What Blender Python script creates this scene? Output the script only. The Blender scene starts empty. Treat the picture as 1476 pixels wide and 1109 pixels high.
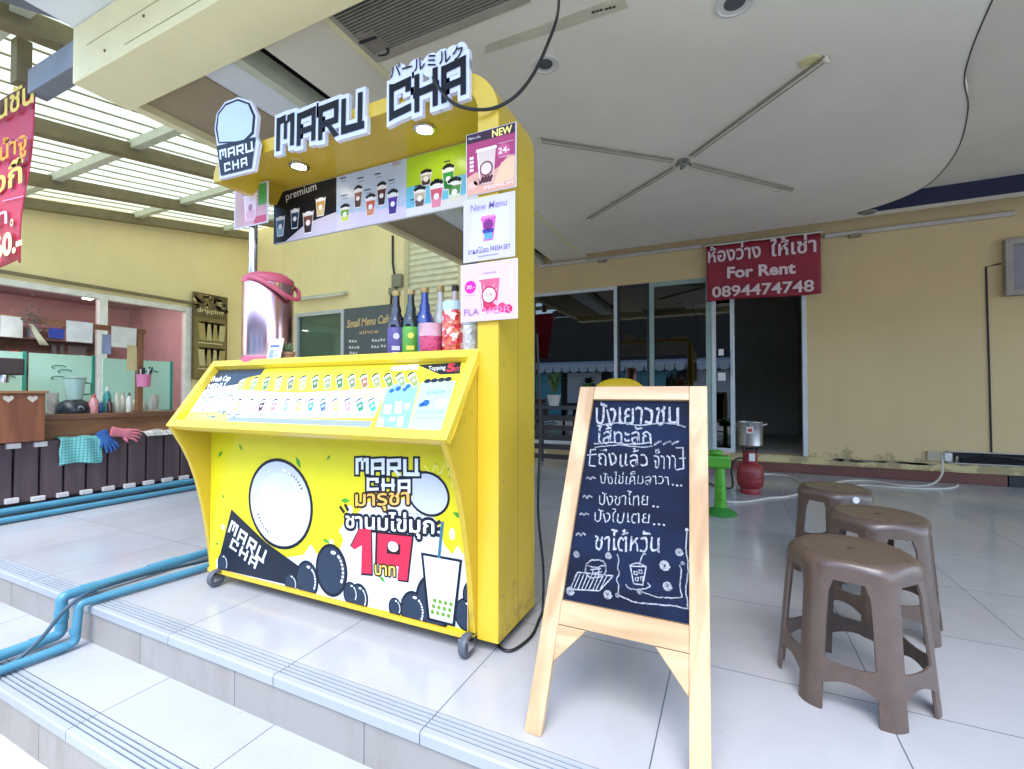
import bpy, bmesh, math, random
from mathutils import Vector, Matrix
from mathutils.geometry import tessellate_polygon
random.seed(7)
SC = bpy.context.scene
COL = SC.collection
R = math.radians
# ------------------------------------------------------------------ camera, sky, sun, exposure
CAM_H, F, YAW, PITCH = 0.946, 665.0, R(25.3), R(1.03)
cam = bpy.data.cameras.new('camera')
cam.sensor_width = 36.0
cam.lens = F/1476*36
cam.clip_start = 0.02
cam.clip_end = 600
cam_o = bpy.data.objects.new('camera', cam)
COL.objects.link(cam_o)
cam_o.location = (0, 0, CAM_H)
cam_o.rotation_euler = (R(90)+PITCH, 0, YAW)
SC.camera = cam_o
SUN_EL, SUN_AZ = R(57), R(165)       # azimuth measured clockwise from +Y: sun behind the camera
W = bpy.data.worlds.new('World')
SC.world = W
W.use_nodes = True
nt = W.node_tree
sky = nt.nodes.new('ShaderNodeTexSky')
sky.sky_type = 'NISHITA'
sky.sun_disc = False
sky.sun_elevation = SUN_EL
sky.sun_rotation = SUN_AZ
sky.dust_density = 0.9
sky.ozone_density = 3.0
nt.links.new(sky.outputs[0], nt.nodes['Background'].inputs[0])
nt.nodes['Background'].inputs[1].default_value = 0.15
sun = bpy.data.lights.new('sun', 'SUN')
sun.energy = 0.9
sun.angle = R(40)
sun.color = (1.0, 0.985, 0.96)
sun_o = bpy.data.objects.new('sun', sun)
COL.objects.link(sun_o)
sd = Vector((math.sin(SUN_AZ)*math.cos(SUN_EL), math.cos(SUN_AZ)*math.cos(SUN_EL), math.sin(SUN_EL)))
sun_o.rotation_euler = sd.to_track_quat('Z', 'Y').to_euler()
SC.view_settings.view_transform = 'Standard'
SC.view_settings.look = 'None'
SC.view_settings.exposure = 2.32
SC.view_settings.gamma = 1.0
SC.render.engine = 'CYCLES'
SC.cycles.use_denoising = True
SC.cycles.max_bounces = 8
SC.cycles.diffuse_bounces = 5
SC.cycles.transparent_max_bounces = 12
SC.cycles.caustics_reflective = False
SC.cycles.caustics_refractive = False
SC.cycles.sample_clamp_indirect = 6

# ------------------------------------------------------------------ survey: from a spot on the photo to a spot in the place
_r = Vector((math.cos(YAW), math.sin(YAW), 0))
_fh = Vector((-math.sin(YAW), math.cos(YAW), 0))
_f = _fh*math.cos(PITCH) + Vector((0, 0, 1))*math.sin(PITCH)
_u = -_fh*math.sin(PITCH) + Vector((0, 0, 1))*math.cos(PITCH)
EYE = Vector((0, 0, CAM_H))
def ray(x, y):
    return _f + _r*((x-738)/F) + _u*((554.5-y)/F)
def on(x, y, p, n):
    d = ray(x, y)
    return EYE + d*((Vector(p)-EYE).dot(n)/d.dot(n))
def on_x(x, y, X): return on(x, y, (X, 0, 0), Vector((1, 0, 0)))
def on_y(x, y, Y): return on(x, y, (0, Y, 0), Vector((0, 1, 0)))
def on_z(x, y, Z): return on(x, y, (0, 0, Z), Vector((0, 0, 1)))

# ------------------------------------------------------------------ materials
def lin(c):
    if isinstance(c, str):
        c = tuple(int(c[i:i+2], 16)/255 for i in (0, 2, 4))
        return tuple(v/12.92 if v <= .04045 else ((v+.055)/1.055)**2.4 for v in c)
    return tuple(c[:3])
_MC = {}
def mat(name, col, rough=.5, metal=0., var=.12, scale=6., bump=0., stretch=(1, 1, 1), spec=.5, coat=0., emit=0.):
    key = name
    if key in _MC: return _MC[key]
    m = bpy.data.materials.new(name); m.use_nodes = True
    n = m.node_tree.nodes; l = m.node_tree.links
    b = n['Principled BSDF']
    c = lin(col)
    b.inputs['Roughness'].default_value = rough
    b.inputs['Metallic'].default_value = metal
    b.inputs['Specular IOR Level'].default_value = spec
    b.inputs['Coat Weight'].default_value = coat
    b.inputs['Coat Roughness'].default_value = .1
    tc = n.new('ShaderNodeTexCoord'); mp = n.new('ShaderNodeMapping')
    mp.inputs['Scale'].default_value = stretch
    l.new(tc.outputs['Object'], mp.inputs[0])
    nz = n.new('ShaderNodeTexNoise'); nz.inputs['Scale'].default_value = scale
    nz.inputs['Detail'].default_value = 6; nz.inputs['Roughness'].default_value = .62
    l.new(mp.outputs[0], nz.inputs['Vector'])
    mr = n.new('ShaderNodeMapRange')
    mr.inputs['From Min'].default_value = .3; mr.inputs['From Max'].default_value = .7
    l.new(nz.outputs['Fac'], mr.inputs['Value'])
    mx = n.new('ShaderNodeMix'); mx.data_type = 'RGBA'
    mx.inputs['A'].default_value = tuple(max(0, v*(1-var)) for v in c)+(1,)
    mx.inputs['B'].default_value = tuple(min(1, v*(1+var)) for v in c)+(1,)
    l.new(mr.outputs[0], mx.inputs['Factor'])
    l.new(mx.outputs['Result'], b.inputs['Base Color'])
    rr = n.new('ShaderNodeMapRange')
    rr.inputs['To Min'].default_value = max(.02, rough*.8); rr.inputs['To Max'].default_value = min(1, rough*1.2)
    l.new(nz.outputs['Fac'], rr.inputs['Value']); l.new(rr.outputs[0], b.inputs['Roughness'])
    if bump:
        bp = n.new('ShaderNodeBump'); bp.inputs['Strength'].default_value = bump
        bp.inputs['Distance'].default_value = .01
        l.new(nz.outputs['Fac'], bp.inputs['Height']); l.new(bp.outputs[0], b.inputs['Normal'])
    if emit:
        b.inputs['Emission Color'].default_value = c+(1,); b.inputs['Emission Strength'].default_value = emit
    _MC[key] = m
    return m

def print_mat(name, rough):
    if name in _MC: return _MC[name]
    m = bpy.data.materials.new(name); m.use_nodes = True
    n = m.node_tree.nodes; l = m.node_tree.links; b = n['Principled BSDF']
    at = n.new('ShaderNodeAttribute'); at.attribute_name = 'Col'
    nz = n.new('ShaderNodeTexNoise'); nz.inputs['Scale'].default_value = 9; nz.inputs['Detail'].default_value = 5
    tc = n.new('ShaderNodeTexCoord'); l.new(tc.outputs['Object'], nz.inputs['Vector'])
    mr = n.new('ShaderNodeMapRange'); mr.inputs['To Min'].default_value = .9; mr.inputs['To Max'].default_value = 1.06
    if name == 'chalk':
        nz.inputs['Scale'].default_value = 130; nz.inputs['Roughness'].default_value = .8
        mr.inputs['From Min'].default_value = .36; mr.inputs['From Max'].default_value = .56; mr.inputs['To Min'].default_value = .25
    l.new(nz.outputs['Fac'], mr.inputs['Value'])
    mx = n.new('ShaderNodeMix'); mx.data_type = 'RGBA'; mx.blend_type = 'MULTIPLY'; mx.inputs['Factor'].default_value = 1
    l.new(at.outputs['Color'], mx.inputs['A']); l.new(mr.outputs[0], mx.inputs['B'])
    l.new(mx.outputs['Result'], b.inputs['Base Color'])
    b.inputs['Roughness'].default_value = rough; b.inputs['Specular IOR Level'].default_value = .22
    _MC[name] = m
    return m

def glass_mat(name, tint, refl=1.0, rough=0.01, ior=1.5):
    if name in _MC: return _MC[name]
    m = bpy.data.materials.new(name); m.use_nodes = True
    n = m.node_tree.nodes; l = m.node_tree.links
    n.remove(n['Principled BSDF'])
    tr = n.new('ShaderNodeBsdfTransparent'); tr.inputs[0].default_value = lin(tint)+(1,)
    gl = n.new('ShaderNodeBsdfGlossy'); gl.inputs['Roughness'].default_value = rough
    nz = n.new('ShaderNodeTexNoise'); nz.inputs['Scale'].default_value = 1.2
    bp = n.new('ShaderNodeBump'); bp.inputs['Strength'].default_value = .02; bp.inputs['Distance'].default_value = .02
    l.new(nz.outputs['Fac'], bp.inputs['Height']); l.new(bp.outputs[0], gl.inputs['Normal'])
    fr = n.new('ShaderNodeFresnel'); gb = n.new('ShaderNodeNewGeometry')
    im = n.new('ShaderNodeMapRange'); im.inputs['To Min'].default_value = ior; im.inputs['To Max'].default_value = 1/ior
    l.new(gb.outputs['Backfacing'], im.inputs['Value']); l.new(im.outputs[0], fr.inputs['IOR'])
    ml = n.new('ShaderNodeMath'); ml.operation = 'MULTIPLY'; ml.inputs[1].default_value = refl; ml.use_clamp = True
    l.new(fr.outputs[0], ml.inputs[0])
    mx = n.new('ShaderNodeMixShader')
    l.new(ml.outputs[0], mx.inputs[0]); l.new(tr.outputs[0], mx.inputs[1]); l.new(gl.outputs[0], mx.inputs[2])
    l.new(mx.outputs[0], n['Material Output'].inputs[0])
    _MC[name] = m
    return m

def translucent_mat(name, col, mixf=.5):
    if name in _MC: return _MC[name]
    m = bpy.data.materials.new(name); m.use_nodes = True
    n = m.node_tree.nodes; l = m.node_tree.links
    n.remove(n['Principled BSDF'])
    c = lin(col)
    nz = n.new('ShaderNodeTexNoise'); nz.inputs['Scale'].default_value = 2.5; nz.inputs['Detail'].default_value = 5
    mx0 = n.new('ShaderNodeMix'); mx0.data_type = 'RGBA'
    mx0.inputs['A'].default_value = tuple(v*.8 for v in c)+(1,); mx0.inputs['B'].default_value = c+(1,)
    l.new(nz.outputs['Fac'], mx0.inputs['Factor'])
    d = n.new('ShaderNodeBsdfDiffuse'); t = n.new('ShaderNodeBsdfTranslucent')
    l.new(mx0.outputs['Result'], d.inputs[0]); l.new(mx0.outputs['Result'], t.inputs[0])
    mx = n.new('ShaderNodeMixShader'); mx.inputs[0].default_value = mixf
    l.new(d.outputs[0], mx.inputs[1]); l.new(t.outputs[0], mx.inputs[2])
    l.new(mx.outputs[0], n['Material Output'].inputs[0])
    _MC[name] = m
    return m

def tile_mat(name, base, base2, ox, oy, size=.6, grout='4a545c', gw=.0035, rough=.16, axes='xy', streak=0.):
    if name in _MC: return _MC[name]
    m = bpy.data.materials.new(name); m.use_nodes = True
    n = m.node_tree.nodes; l = m.node_tree.links; b = n['Principled BSDF']
    ge = n.new('ShaderNodeNewGeometry'); sp = n.new('ShaderNodeSeparateXYZ'); l.new(ge.outputs['Position'], sp.inputs[0])
    def M(op, a, bb=None):
        k = n.new('ShaderNodeMath'); k.operation = op
        for i, v in enumerate((a, bb)):
            if v is None: continue
            if isinstance(v, (int, float)): k.inputs[i].default_value = v
            else: l.new(v, k.inputs[i])
        return k.outputs[0]
    cells, dist = [], []
    for axis, off in zip(axes, (ox, oy)):
        s = M('DIVIDE', M('SUBTRACT', sp.outputs['XYZ'.index(axis.upper())], off), size)
        fl = M('FLOOR', s); fr = M('SUBTRACT', s, fl)
        dd = M('MULTIPLY', M('MINIMUM', fr, M('SUBTRACT', 1.0, fr)), size)
        cells.append(fl); dist.append(dd)
    dmin = M('MINIMUM', dist[0], dist[1]) if len(dist) > 1 else dist[0]
    isg = M('LESS_THAN', dmin, gw/2)
    cx = n.new('ShaderNodeCombineXYZ')
    for i, c in enumerate(cells): l.new(c, cx.inputs[i])
    wn = n.new('ShaderNodeTexWhiteNoise'); l.new(cx.outputs[0], wn.inputs['Vector'])
    nz = n.new('ShaderNodeTexNoise'); nz.inputs['Scale'].default_value = 3.0; nz.inputs['Detail'].default_value = 8; nz.inputs['Roughness'].default_value = .65
    l.new(ge.outputs['Position'], nz.inputs['Vector'])
    sm = n.new('ShaderNodeTexNoise'); sm.inputs['Scale'].default_value = 22.; sm.inputs['Detail'].default_value = 4
    l.new(ge.outputs['Position'], sm.inputs['Vector'])
    fac = M('ADD', M('MULTIPLY', wn.outputs['Value'], .35), M('MULTIPLY', nz.outputs['Fac'], .65))
    mx = n.new('ShaderNodeMix'); mx.data_type = 'RGBA'
    mx.inputs['A'].default_value = lin(base2)+(1,); mx.inputs['B'].default_value = lin(base)+(1,)
    l.new(fac, mx.inputs['Factor'])
    if streak:
        mp = n.new('ShaderNodeMapping'); mp.inputs['Scale'].default_value = (5, 5, 1.6); l.new(ge.outputs['Position'], mp.inputs[0])
        sk = n.new('ShaderNodeTexNoise'); sk.inputs['Scale'].default_value = 1; sk.inputs['Detail'].default_value = 8; sk.inputs['Roughness'].default_value = .7; l.new(mp.outputs[0], sk.inputs['Vector'])
        kr = n.new('ShaderNodeMapRange'); kr.inputs['From Min'].default_value = .47; kr.inputs['From Max'].default_value = .68; l.new(sk.outputs['Fac'], kr.inputs['Value'])
        mk = n.new('ShaderNodeMix'); mk.data_type = 'RGBA'; mk.inputs['B'].default_value = lin('756d64')+(1,)
        l.new(M('MULTIPLY', kr.outputs[0], streak), mk.inputs['Factor']); l.new(mx.outputs['Result'], mk.inputs['A']); mx = mk
    sp2 = M('GREATER_THAN', sm.outputs['Fac'], .735)
    m3 = n.new('ShaderNodeMix'); m3.data_type = 'RGBA'; m3.inputs['B'].default_value = lin('8c8a86')+(1,)
    l.new(M('MULTIPLY', sp2, .35), m3.inputs['Factor']); l.new(mx.outputs['Result'], m3.inputs['A'])
    # trodden dust and small dark specks
    du = n.new('ShaderNodeTexNoise'); du.inputs['Scale'].default_value = 1.3; du.inputs['Detail'].default_value = 10; du.inputs['Roughness'].default_value = .72; du.inputs['Distortion'].default_value = .6
    l.new(ge.outputs['Position'], du.inputs['Vector'])
    dr = n.new('ShaderNodeMapRange'); dr.inputs['From Min'].default_value = .5; dr.inputs['From Max'].default_value = .72; dr.inputs['To Max'].default_value = .28; l.new(du.outputs['Fac'], dr.inputs['Value'])
    m4 = n.new('ShaderNodeMix'); m4.data_type = 'RGBA'; m4.inputs['B'].default_value = lin('8f867b')+(1,)
    l.new(dr.outputs[0], m4.inputs['Factor']); l.new(m3.outputs['Result'], m4.inputs['A'])
    vo = n.new('ShaderNodeTexVoronoi'); vo.inputs['Scale'].default_value = 5.5; l.new(ge.outputs['Position'], vo.inputs['Vector'])
    sc = n.new('ShaderNodeSeparateColor'); l.new(vo.outputs['Color'], sc.inputs[0])
    sk2 = M('MULTIPLY', M('LESS_THAN', vo.outputs['Distance'], M('MULTIPLY', sc.outputs[0], .035)), M('GREATER_THAN', sc.outputs[1], .72))
    m5 = n.new('ShaderNodeMix'); m5.data_type = 'RGBA'; m5.inputs['B'].default_value = lin('5a544e')+(1,)
    l.new(M('MULTIPLY', sk2, .7), m5.inputs['Factor']); l.new(m4.outputs['Result'], m5.inputs['A']); m3 = m5
    m2 = n.new('ShaderNodeMix'); m2.data_type = 'RGBA'; m2.inputs['B'].default_value = lin(grout)+(1,)
    l.new(isg, m2.inputs['Factor']); l.new(m3.outputs['Result'], m2.inputs['A'])
    l.new(m2.outputs['Result'], b.inputs['Base Color'])
    ro = M('ADD', M('MULTIPLY', nz.outputs['Fac'], rough*1.7), rough*.1)
    l.new(M('MAXIMUM', ro, M('MULTIPLY', isg, .8)), b.inputs['Roughness'])
    bp = n.new('ShaderNodeBump'); bp.inputs['Strength'].default_value = .12; bp.inputs['Distance'].default_value = .002
    l.new(M('SUBTRACT', M('MULTIPLY', nz.outputs['Fac'], .3), isg), bp.inputs['Height']); l.new(bp.outputs[0], b.inputs['Normal'])
    _MC[name] = m
    return m

def wood_mat(name, col, dark, scale=2.0, along='z', rough=.5):
    if name in _MC: return _MC[name]
    m = bpy.data.materials.new(name); m.use_nodes = True
    n = m.node_tree.nodes; l = m.node_tree.links; b = n['Principled BSDF']
    tc = n.new('ShaderNodeTexCoord'); mp = n.new('ShaderNodeMapping')
    s = {'x': (1.2, 14, 14), 'y': (14, 1.2, 14), 'z': (14, 14, 1.2)}[along]
    mp.inputs['Scale'].default_value = tuple(v*scale for v in s)
    l.new(tc.outputs['Object'], mp.inputs[0])
    nz = n.new('ShaderNodeTexNoise'); nz.inputs['Scale'].default_value = 1; nz.inputs['Detail'].default_value = 7
    nz.inputs['Distortion'].default_value = .8
    l.new(mp.outputs[0], nz.inputs['Vector'])
    cr = n.new('ShaderNodeValToRGB')
    cr.color_ramp.elements[0].position = .32; cr.color_ramp.elements[0].color = lin(dark)+(1,)
    cr.color_ramp.elements[1].position = .62; cr.color_ramp.elements[1].color = lin(col)+(1,)
    l.new(nz.outputs['Fac'], cr.inputs[0]); l.new(cr.outputs[0], b.inputs['Base Color'])
    b.inputs['Roughness'].default_value = rough
    bp = n.new('ShaderNodeBump'); bp.inputs['Strength'].default_value = .15; bp.inputs['Distance'].default_value = .004
    l.new(nz.outputs['Fac'], bp.inputs['Height']); l.new(bp.outputs[0], b.inputs['Normal'])
    _MC[name] = m
    return m

def wall_mat(name, col, dirty=True, patch='8f7f5c', top=.55):
    """painted render with scuffs, and peeling patches low on the wall"""
    if name in _MC: return _MC[name]
    m = bpy.data.materials.new(name); m.use_nodes = True
    n = m.node_tree.nodes; l = m.node_tree.links; b = n['Principled BSDF']
    c = lin(col)
    ge = n.new('ShaderNodeNewGeometry'); sp = n.new('ShaderNodeSeparateXYZ'); l.new(ge.outputs['Position'], sp.inputs[0])
    nz = n.new('ShaderNodeTexNoise'); nz.inputs['Scale'].default_value = 1.1; nz.inputs['Detail'].default_value = 8; nz.inputs['Roughness'].default_value = .6
    l.new(ge.outputs['Position'], nz.inputs['Vector'])
    mx = n.new('ShaderNodeMix'); mx.data_type = 'RGBA'
    mx.inputs['A'].default_value = tuple(v*.86 for v in c)+(1,); mx.inputs['B'].default_value = tuple(min(1, v*1.06) for v in c)+(1,)
    l.new(nz.outputs['Fac'], mx.inputs['Factor'])
    out = mx.outputs['Result']
    mp = n.new('ShaderNodeMapping'); mp.inputs['Scale'].default_value = (1.4, 1.4, .22); l.new(ge.outputs['Position'], mp.inputs[0])
    wk = n.new('ShaderNodeTexNoise'); wk.inputs['Scale'].default_value = 1; wk.inputs['Detail'].default_value = 9; wk.inputs['Roughness'].default_value = .68; l.new(mp.outputs[0], wk.inputs['Vector'])
    wr = n.new('ShaderNodeMapRange'); wr.inputs['From Min'].default_value = .5; wr.inputs['From Max'].default_value = .75; wr.inputs['To Max'].default_value = .2; l.new(wk.outputs['Fac'], wr.inputs['Value'])
    mw = n.new('ShaderNodeMix'); mw.data_type = 'RGBA'; mw.inputs['B'].default_value = tuple(v*f for v, f in zip(c, (.62, .58, .5)))+(1,)
    l.new(wr.outputs[0], mw.inputs['Factor']); l.new(out, mw.inputs['A']); out = mw.outputs['Result']
    if dirty:
        n2 = n.new('ShaderNodeTexNoise'); n2.inputs['Scale'].default_value = 4.5; n2.inputs['Detail'].default_value = 9; n2.inputs['Roughness'].default_value = .7
        l.new(ge.outputs['Position'], n2.inputs['Vector'])
        hr = n.new('ShaderNodeMapRange'); hr.inputs['From Min'].default_value = .1; hr.inputs['From Max'].default_value = top
        hr.inputs['To Min'].default_value = .16; hr.inputs['To Max'].default_value = -.14
        l.new(sp.outputs['Z'], hr.inputs['Value'])
        ad = n.new('ShaderNodeMath'); ad.operation = 'ADD'; l.new(n2.outputs['Fac'], ad.inputs[0]); l.new(hr.outputs[0], ad.inputs[1])
        st = n.new('ShaderNodeMapRange'); st.inputs['From Min'].default_value = .60; st.inputs['From Max'].default_value = .66
        l.new(ad.outputs[0], st.inputs['Value'])
        m2 = n.new('ShaderNodeMix'); m2.data_type = 'RGBA'; m2.inputs['B'].default_value = lin(patch)+(1,)
        f2 = n.new('ShaderNodeMath'); f2.operation = 'MULTIPLY'; f2.inputs[1].default_value = .7; l.new(st.outputs[0], f2.inputs[0])
        l.new(f2.outputs[0], m2.inputs['Factor']); l.new(out, m2.inputs['A']); out = m2.outputs['Result']
    l.new(out, b.inputs['Base Color'])
    b.inputs['Roughness'].default_value = .75
    bp = n.new('ShaderNodeBump'); bp.inputs['Strength'].default_value = .1; bp.inputs['Distance'].default_value = .01
    l.new(nz.outputs['Fac'], bp.inputs['Height']); l.new(bp.outputs[0], b.inputs['Normal'])
    _MC[name] = m
    return m

# ------------------------------------------------------------------ things, parts and shapes
def base_of(o):
    p = Vector((0, 0, 0))
    while o is not None:
        p += Vector(o.location); o = o.parent
    return p
def thing(name, label, cat, loc=(0, 0, 0), group=None):
    o = bpy.data.objects.new(name, None); COL.objects.link(o)
    o.empty_display_size = .1
    o.location = loc; o['label'] = label; o['category'] = cat
    if group: o['group'] = group
    return o
def tag(o, label, cat, group=None):
    o['label'] = label; o['category'] = cat
    if group: o['group'] = group
    return o
def struct(o, label=None):
    o['kind'] = 'structure'
    if label: o['label'] = label
    return o

class MB:
    def __init__(s): s.bm = bmesh.new()
    def verts(s, ps): return [s.bm.verts.new(p) for p in ps]
    def face(s, ps):
        try: return s.bm.faces.new(s.verts(ps))
        except ValueError: return None
    def box(s, x0, y0, z0, x1, y1, z1):
        v = s.verts([(x, y, z) for x in (x0, x1) for y in (y0, y1) for z in (z0, z1)])
        for q in ((0, 1, 3, 2), (4, 6, 7, 5), (0, 4, 5, 1), (2, 3, 7, 6), (0, 2, 6, 4), (1, 5, 7, 3)):
            s.bm.faces.new([v[i] for i in q])
        return s
    def obox(s, o, ax, ay, az):
        """box from corner o along three edge vectors"""
        o, ax, ay, az = map(Vector, (o, ax, ay, az))
        v = s.verts([o+ax*i+ay*j+az*k for i in (0, 1) for j in (0, 1) for k in (0, 1)])
        for q in ((0, 1, 3, 2), (4, 6, 7, 5), (0, 4, 5, 1), (2, 3, 7, 6), (0, 2, 6, 4), (1, 5, 7, 3)):
            s.bm.faces.new([v[i] for i in q])
        return s
    def bar(s, p, q, w, d, up=(0, 0, 1)):
        """rectangular bar between two points, w across, d along up"""
        p, q = Vector(p), Vector(q); t = (q-p); side = t.cross(Vector(up)).normalized(); u2 = side.cross(t).normalized()
        return s.obox(p-side*w/2-u2*d/2, t, side*w, u2*d)
    def tube(s, pts, r, seg=10, cap=True):
        pts = [Vector(p) for p in pts]; n = len(pts)
        rs = r if isinstance(r, (list, tuple)) else [r]*n
        rings = []; ref = None
        for i, p in enumerate(pts):
            t = (pts[min(i+1, n-1)]-pts[max(i-1, 0)]).normalized()
            if ref is None: ref = t.orthogonal().normalized()
            ref = (ref-t*ref.dot(t))
            ref = ref.normalized() if ref.length > 1e-6 else t.orthogonal().normalized()
            b = t.cross(ref)
            rings.append(s.verts([p+(ref*math.cos(a)+b*math.sin(a))*rs[i] for a in [2*math.pi*k/seg for k in range(seg)]]))
        for a, b in zip(rings, rings[1:]):
            for k in range(seg):
                s.bm.faces.new((a[k], a[(k+1) % seg], b[(k+1) % seg], b[k]))
        if cap:
            s.bm.faces.new(rings[0][::-1]); s.bm.faces.new(rings[-1])
        return s
    def lathe(s, prof, c=(0, 0, 0), seg=28, axis='z'):
        c = Vector(c); rings = []
        for r, h in prof:
            r = max(r, 1e-4); ps = []
            for k in range(seg):
                a = 2*math.pi*k/seg; x, y = r*math.cos(a), r*math.sin(a)
                ps.append(c+Vector({'z': (x, y, h), 'y': (x, h, y), 'x': (h, x, y)}[axis]))
            rings.append(s.verts(ps))
        for a, b in zip(rings, rings[1:]):
            for k in range(seg): s.bm.faces.new((a[k], a[(k+1) % seg], b[(k+1) % seg], b[k]))
        s.bm.faces.new(rings[0][::-1]); s.bm.faces.new(rings[-1])
        return s
    def prism(s, poly, ext):
        """poly: 3-D outline (may be concave), extruded by ext"""
        poly = [Vector(p) for p in poly]; e = Vector(ext); n = len(poly)
        a = s.verts(poly); b = s.verts([p+e for p in poly])
        for t in tessellate_polygon([poly]):
            
            try: s.bm.faces.new([a[i] for i in t]); s.bm.faces.new([b[i] for i in reversed(t)])
            except ValueError: pass
        for i in range(n): s.bm.faces.new((a[i], a[(i+1) % n], b[(i+1) % n], b[i]))
        return s
    def ball(s, c, r, seg=10, sc=(1, 1, 1)):
        m = Matrix.Translation(c) @ Matrix.Diagonal((r*sc[0], r*sc[1], r*sc[2], 1))
        bmesh.ops.create_uvsphere(s.bm, u_segments=seg, v_segments=max(5, seg*2//3), radius=1, matrix=m)
        return s
    def grid(s, fn, nu, nv):
        vs = [[s.bm.verts.new(fn(i/nu, j/nv)) for j in range(nv+1)] for i in range(nu+1)]
        for i in range(nu):
            for j in range(nv):
                s.bm.faces.new((vs[i][j], vs[i+1][j], vs[i+1][j+1], vs[i][j+1]))
        return s
    def build(s, name, m, parent=None, bevel=0, smooth=False, solid=0, seg=2):
        bm = s.bm
        if bevel:
            bmesh.ops.remove_doubles(bm, verts=bm.verts, dist=1e-5)
        bmesh.ops.recalc_face_normals(bm, faces=bm.faces)
        if parent is not None:
            bmesh.ops.translate(bm, vec=-base_of(parent), verts=bm.verts)
        me = bpy.data.meshes.new(name); bm.to_mesh(me); bm.free()
        if smooth:
            me.polygons.foreach_set('use_smooth', [True]*len(me.polygons))
        me.materials.append(m)
        o = bpy.data.objects.new(name, me); COL.objects.link(o)
        if parent is not None: o.parent = parent
        if smooth:
            me.set_sharp_from_angle(angle=R(38))
        if solid:
            k = o.modifiers.new('solid', 'SOLIDIFY'); k.thickness = solid; k.offset = 0
        if bevel:
            k = o.modifiers.new('bevel', 'BEVEL'); k.width = bevel; k.segments = seg; k.limit_method = 'ANGLE'; k.angle_limit = R(35)
        return o

# ------------------------------------------------------------------ printed art: flat inks laid on a real surface
_FONT = {}
def glyphs(txt, bold=0.0, shear=0.0):
    key = (txt, bold, shear)
    if key in _FONT: return _FONT[key]
    cu = bpy.data.curves.new('lettering', 'FONT'); cu.body = txt; cu.size = 1; cu.offset = bold; cu.shear = shear
    cu.resolution_u = 3; cu.fill_mode = 'FRONT'
    o = bpy.data.objects.new('lettering', cu); COL.objects.link(o)
    me = bpy.data.meshes.new_from_object(o)
    vs = [(v.co.x, v.co.y) for v in me.vertices]; fs = [tuple(p.vertices) for p in me.polygons]
    bpy.data.objects.remove(o); bpy.data.curves.remove(cu); bpy.data.meshes.remove(me)
    _FONT[key] = (vs, fs)
    return vs, fs
T_ = .2
BLK = {  # block capitals made of straight strokes on a unit square
 'M': [[(0, 0), (.22, 0), (.22, .98), (0, .98)], [(.22, .76), (.52, .82), (.52, 1.02), (.22, .98)], [(.42, .3), (.6, .3), (.6, .82), (.42, .82)], [(.6, .74), (.78, .78), (.78, .98), (.6, .98)], [(.78, .06), (1, .06), (1, 1.0), (.78, 1.0)]],
 'A': [[(0, 0), (.22, 0), (.22, .94), (0, .94)], [(.22, .74), (1, .78), (1, 1), (.22, .94)], [(.78, .04), (1, .04), (1, .78), (.78, .78)], [(.22, .3), (.78, .32), (.78, .5), (.22, .48)]],
 'R': [[(0, 0), (.22, 0), (.22, .96), (0, .96)], [(.22, .76), (1, .8), (1, 1), (.22, .96)], [(.78, .44), (1, .44), (1, .8), (.78, .8)], [(.22, .32), (1, .36), (1, .54), (.22, .52)], [(.42, .34), (.66, .34), (1.06, .02), (.8, -.02)]],
 'U': [[(0, 0), (.22, 0), (.22, .96), (0, .96)], [(.22, 0), (1.1, .02), (1.1, .22), (.22, .22)], [(.78, .22), (1, .22), (1, 1), (.78, 1)]],
 'C': [[(0, 0), (.22, .04), (.22, .96), (0, 1)], [(.22, .76), (1, .8), (1, 1.0), (.22, .96)], [(.22, .04), (1, .1), (1, .3), (.22, .24)], [(.74, .62), (1, .62), (1, .8), (.74, .8)]],
 'H': [[(0, 0), (.22, 0), (.22, .98), (0, .98)], [(.78, 0), (1, 0), (1, .98), (.78, .98)], [(-.06, .38), (1.06, .42), (1.06, .62), (-.06, .58)]],
}
def block_polys(word, gap=.3):
    out, x = [], 0
    for ch in word:
        if ch == ' ': x += .7; continue
        for p in BLK[ch]: out.append([(px+x, py) for px, py in p])
        x += 1+gap
    return out, x-gap
def grow(p, d):
    cx = sum(q[0] for q in p)/len(p); cy = sum(q[1] for q in p)/len(p)
    return [(q[0]+(d if q[0] > cx else -d), q[1]+(d if q[1] > cy else -d)) for q in p]

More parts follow.
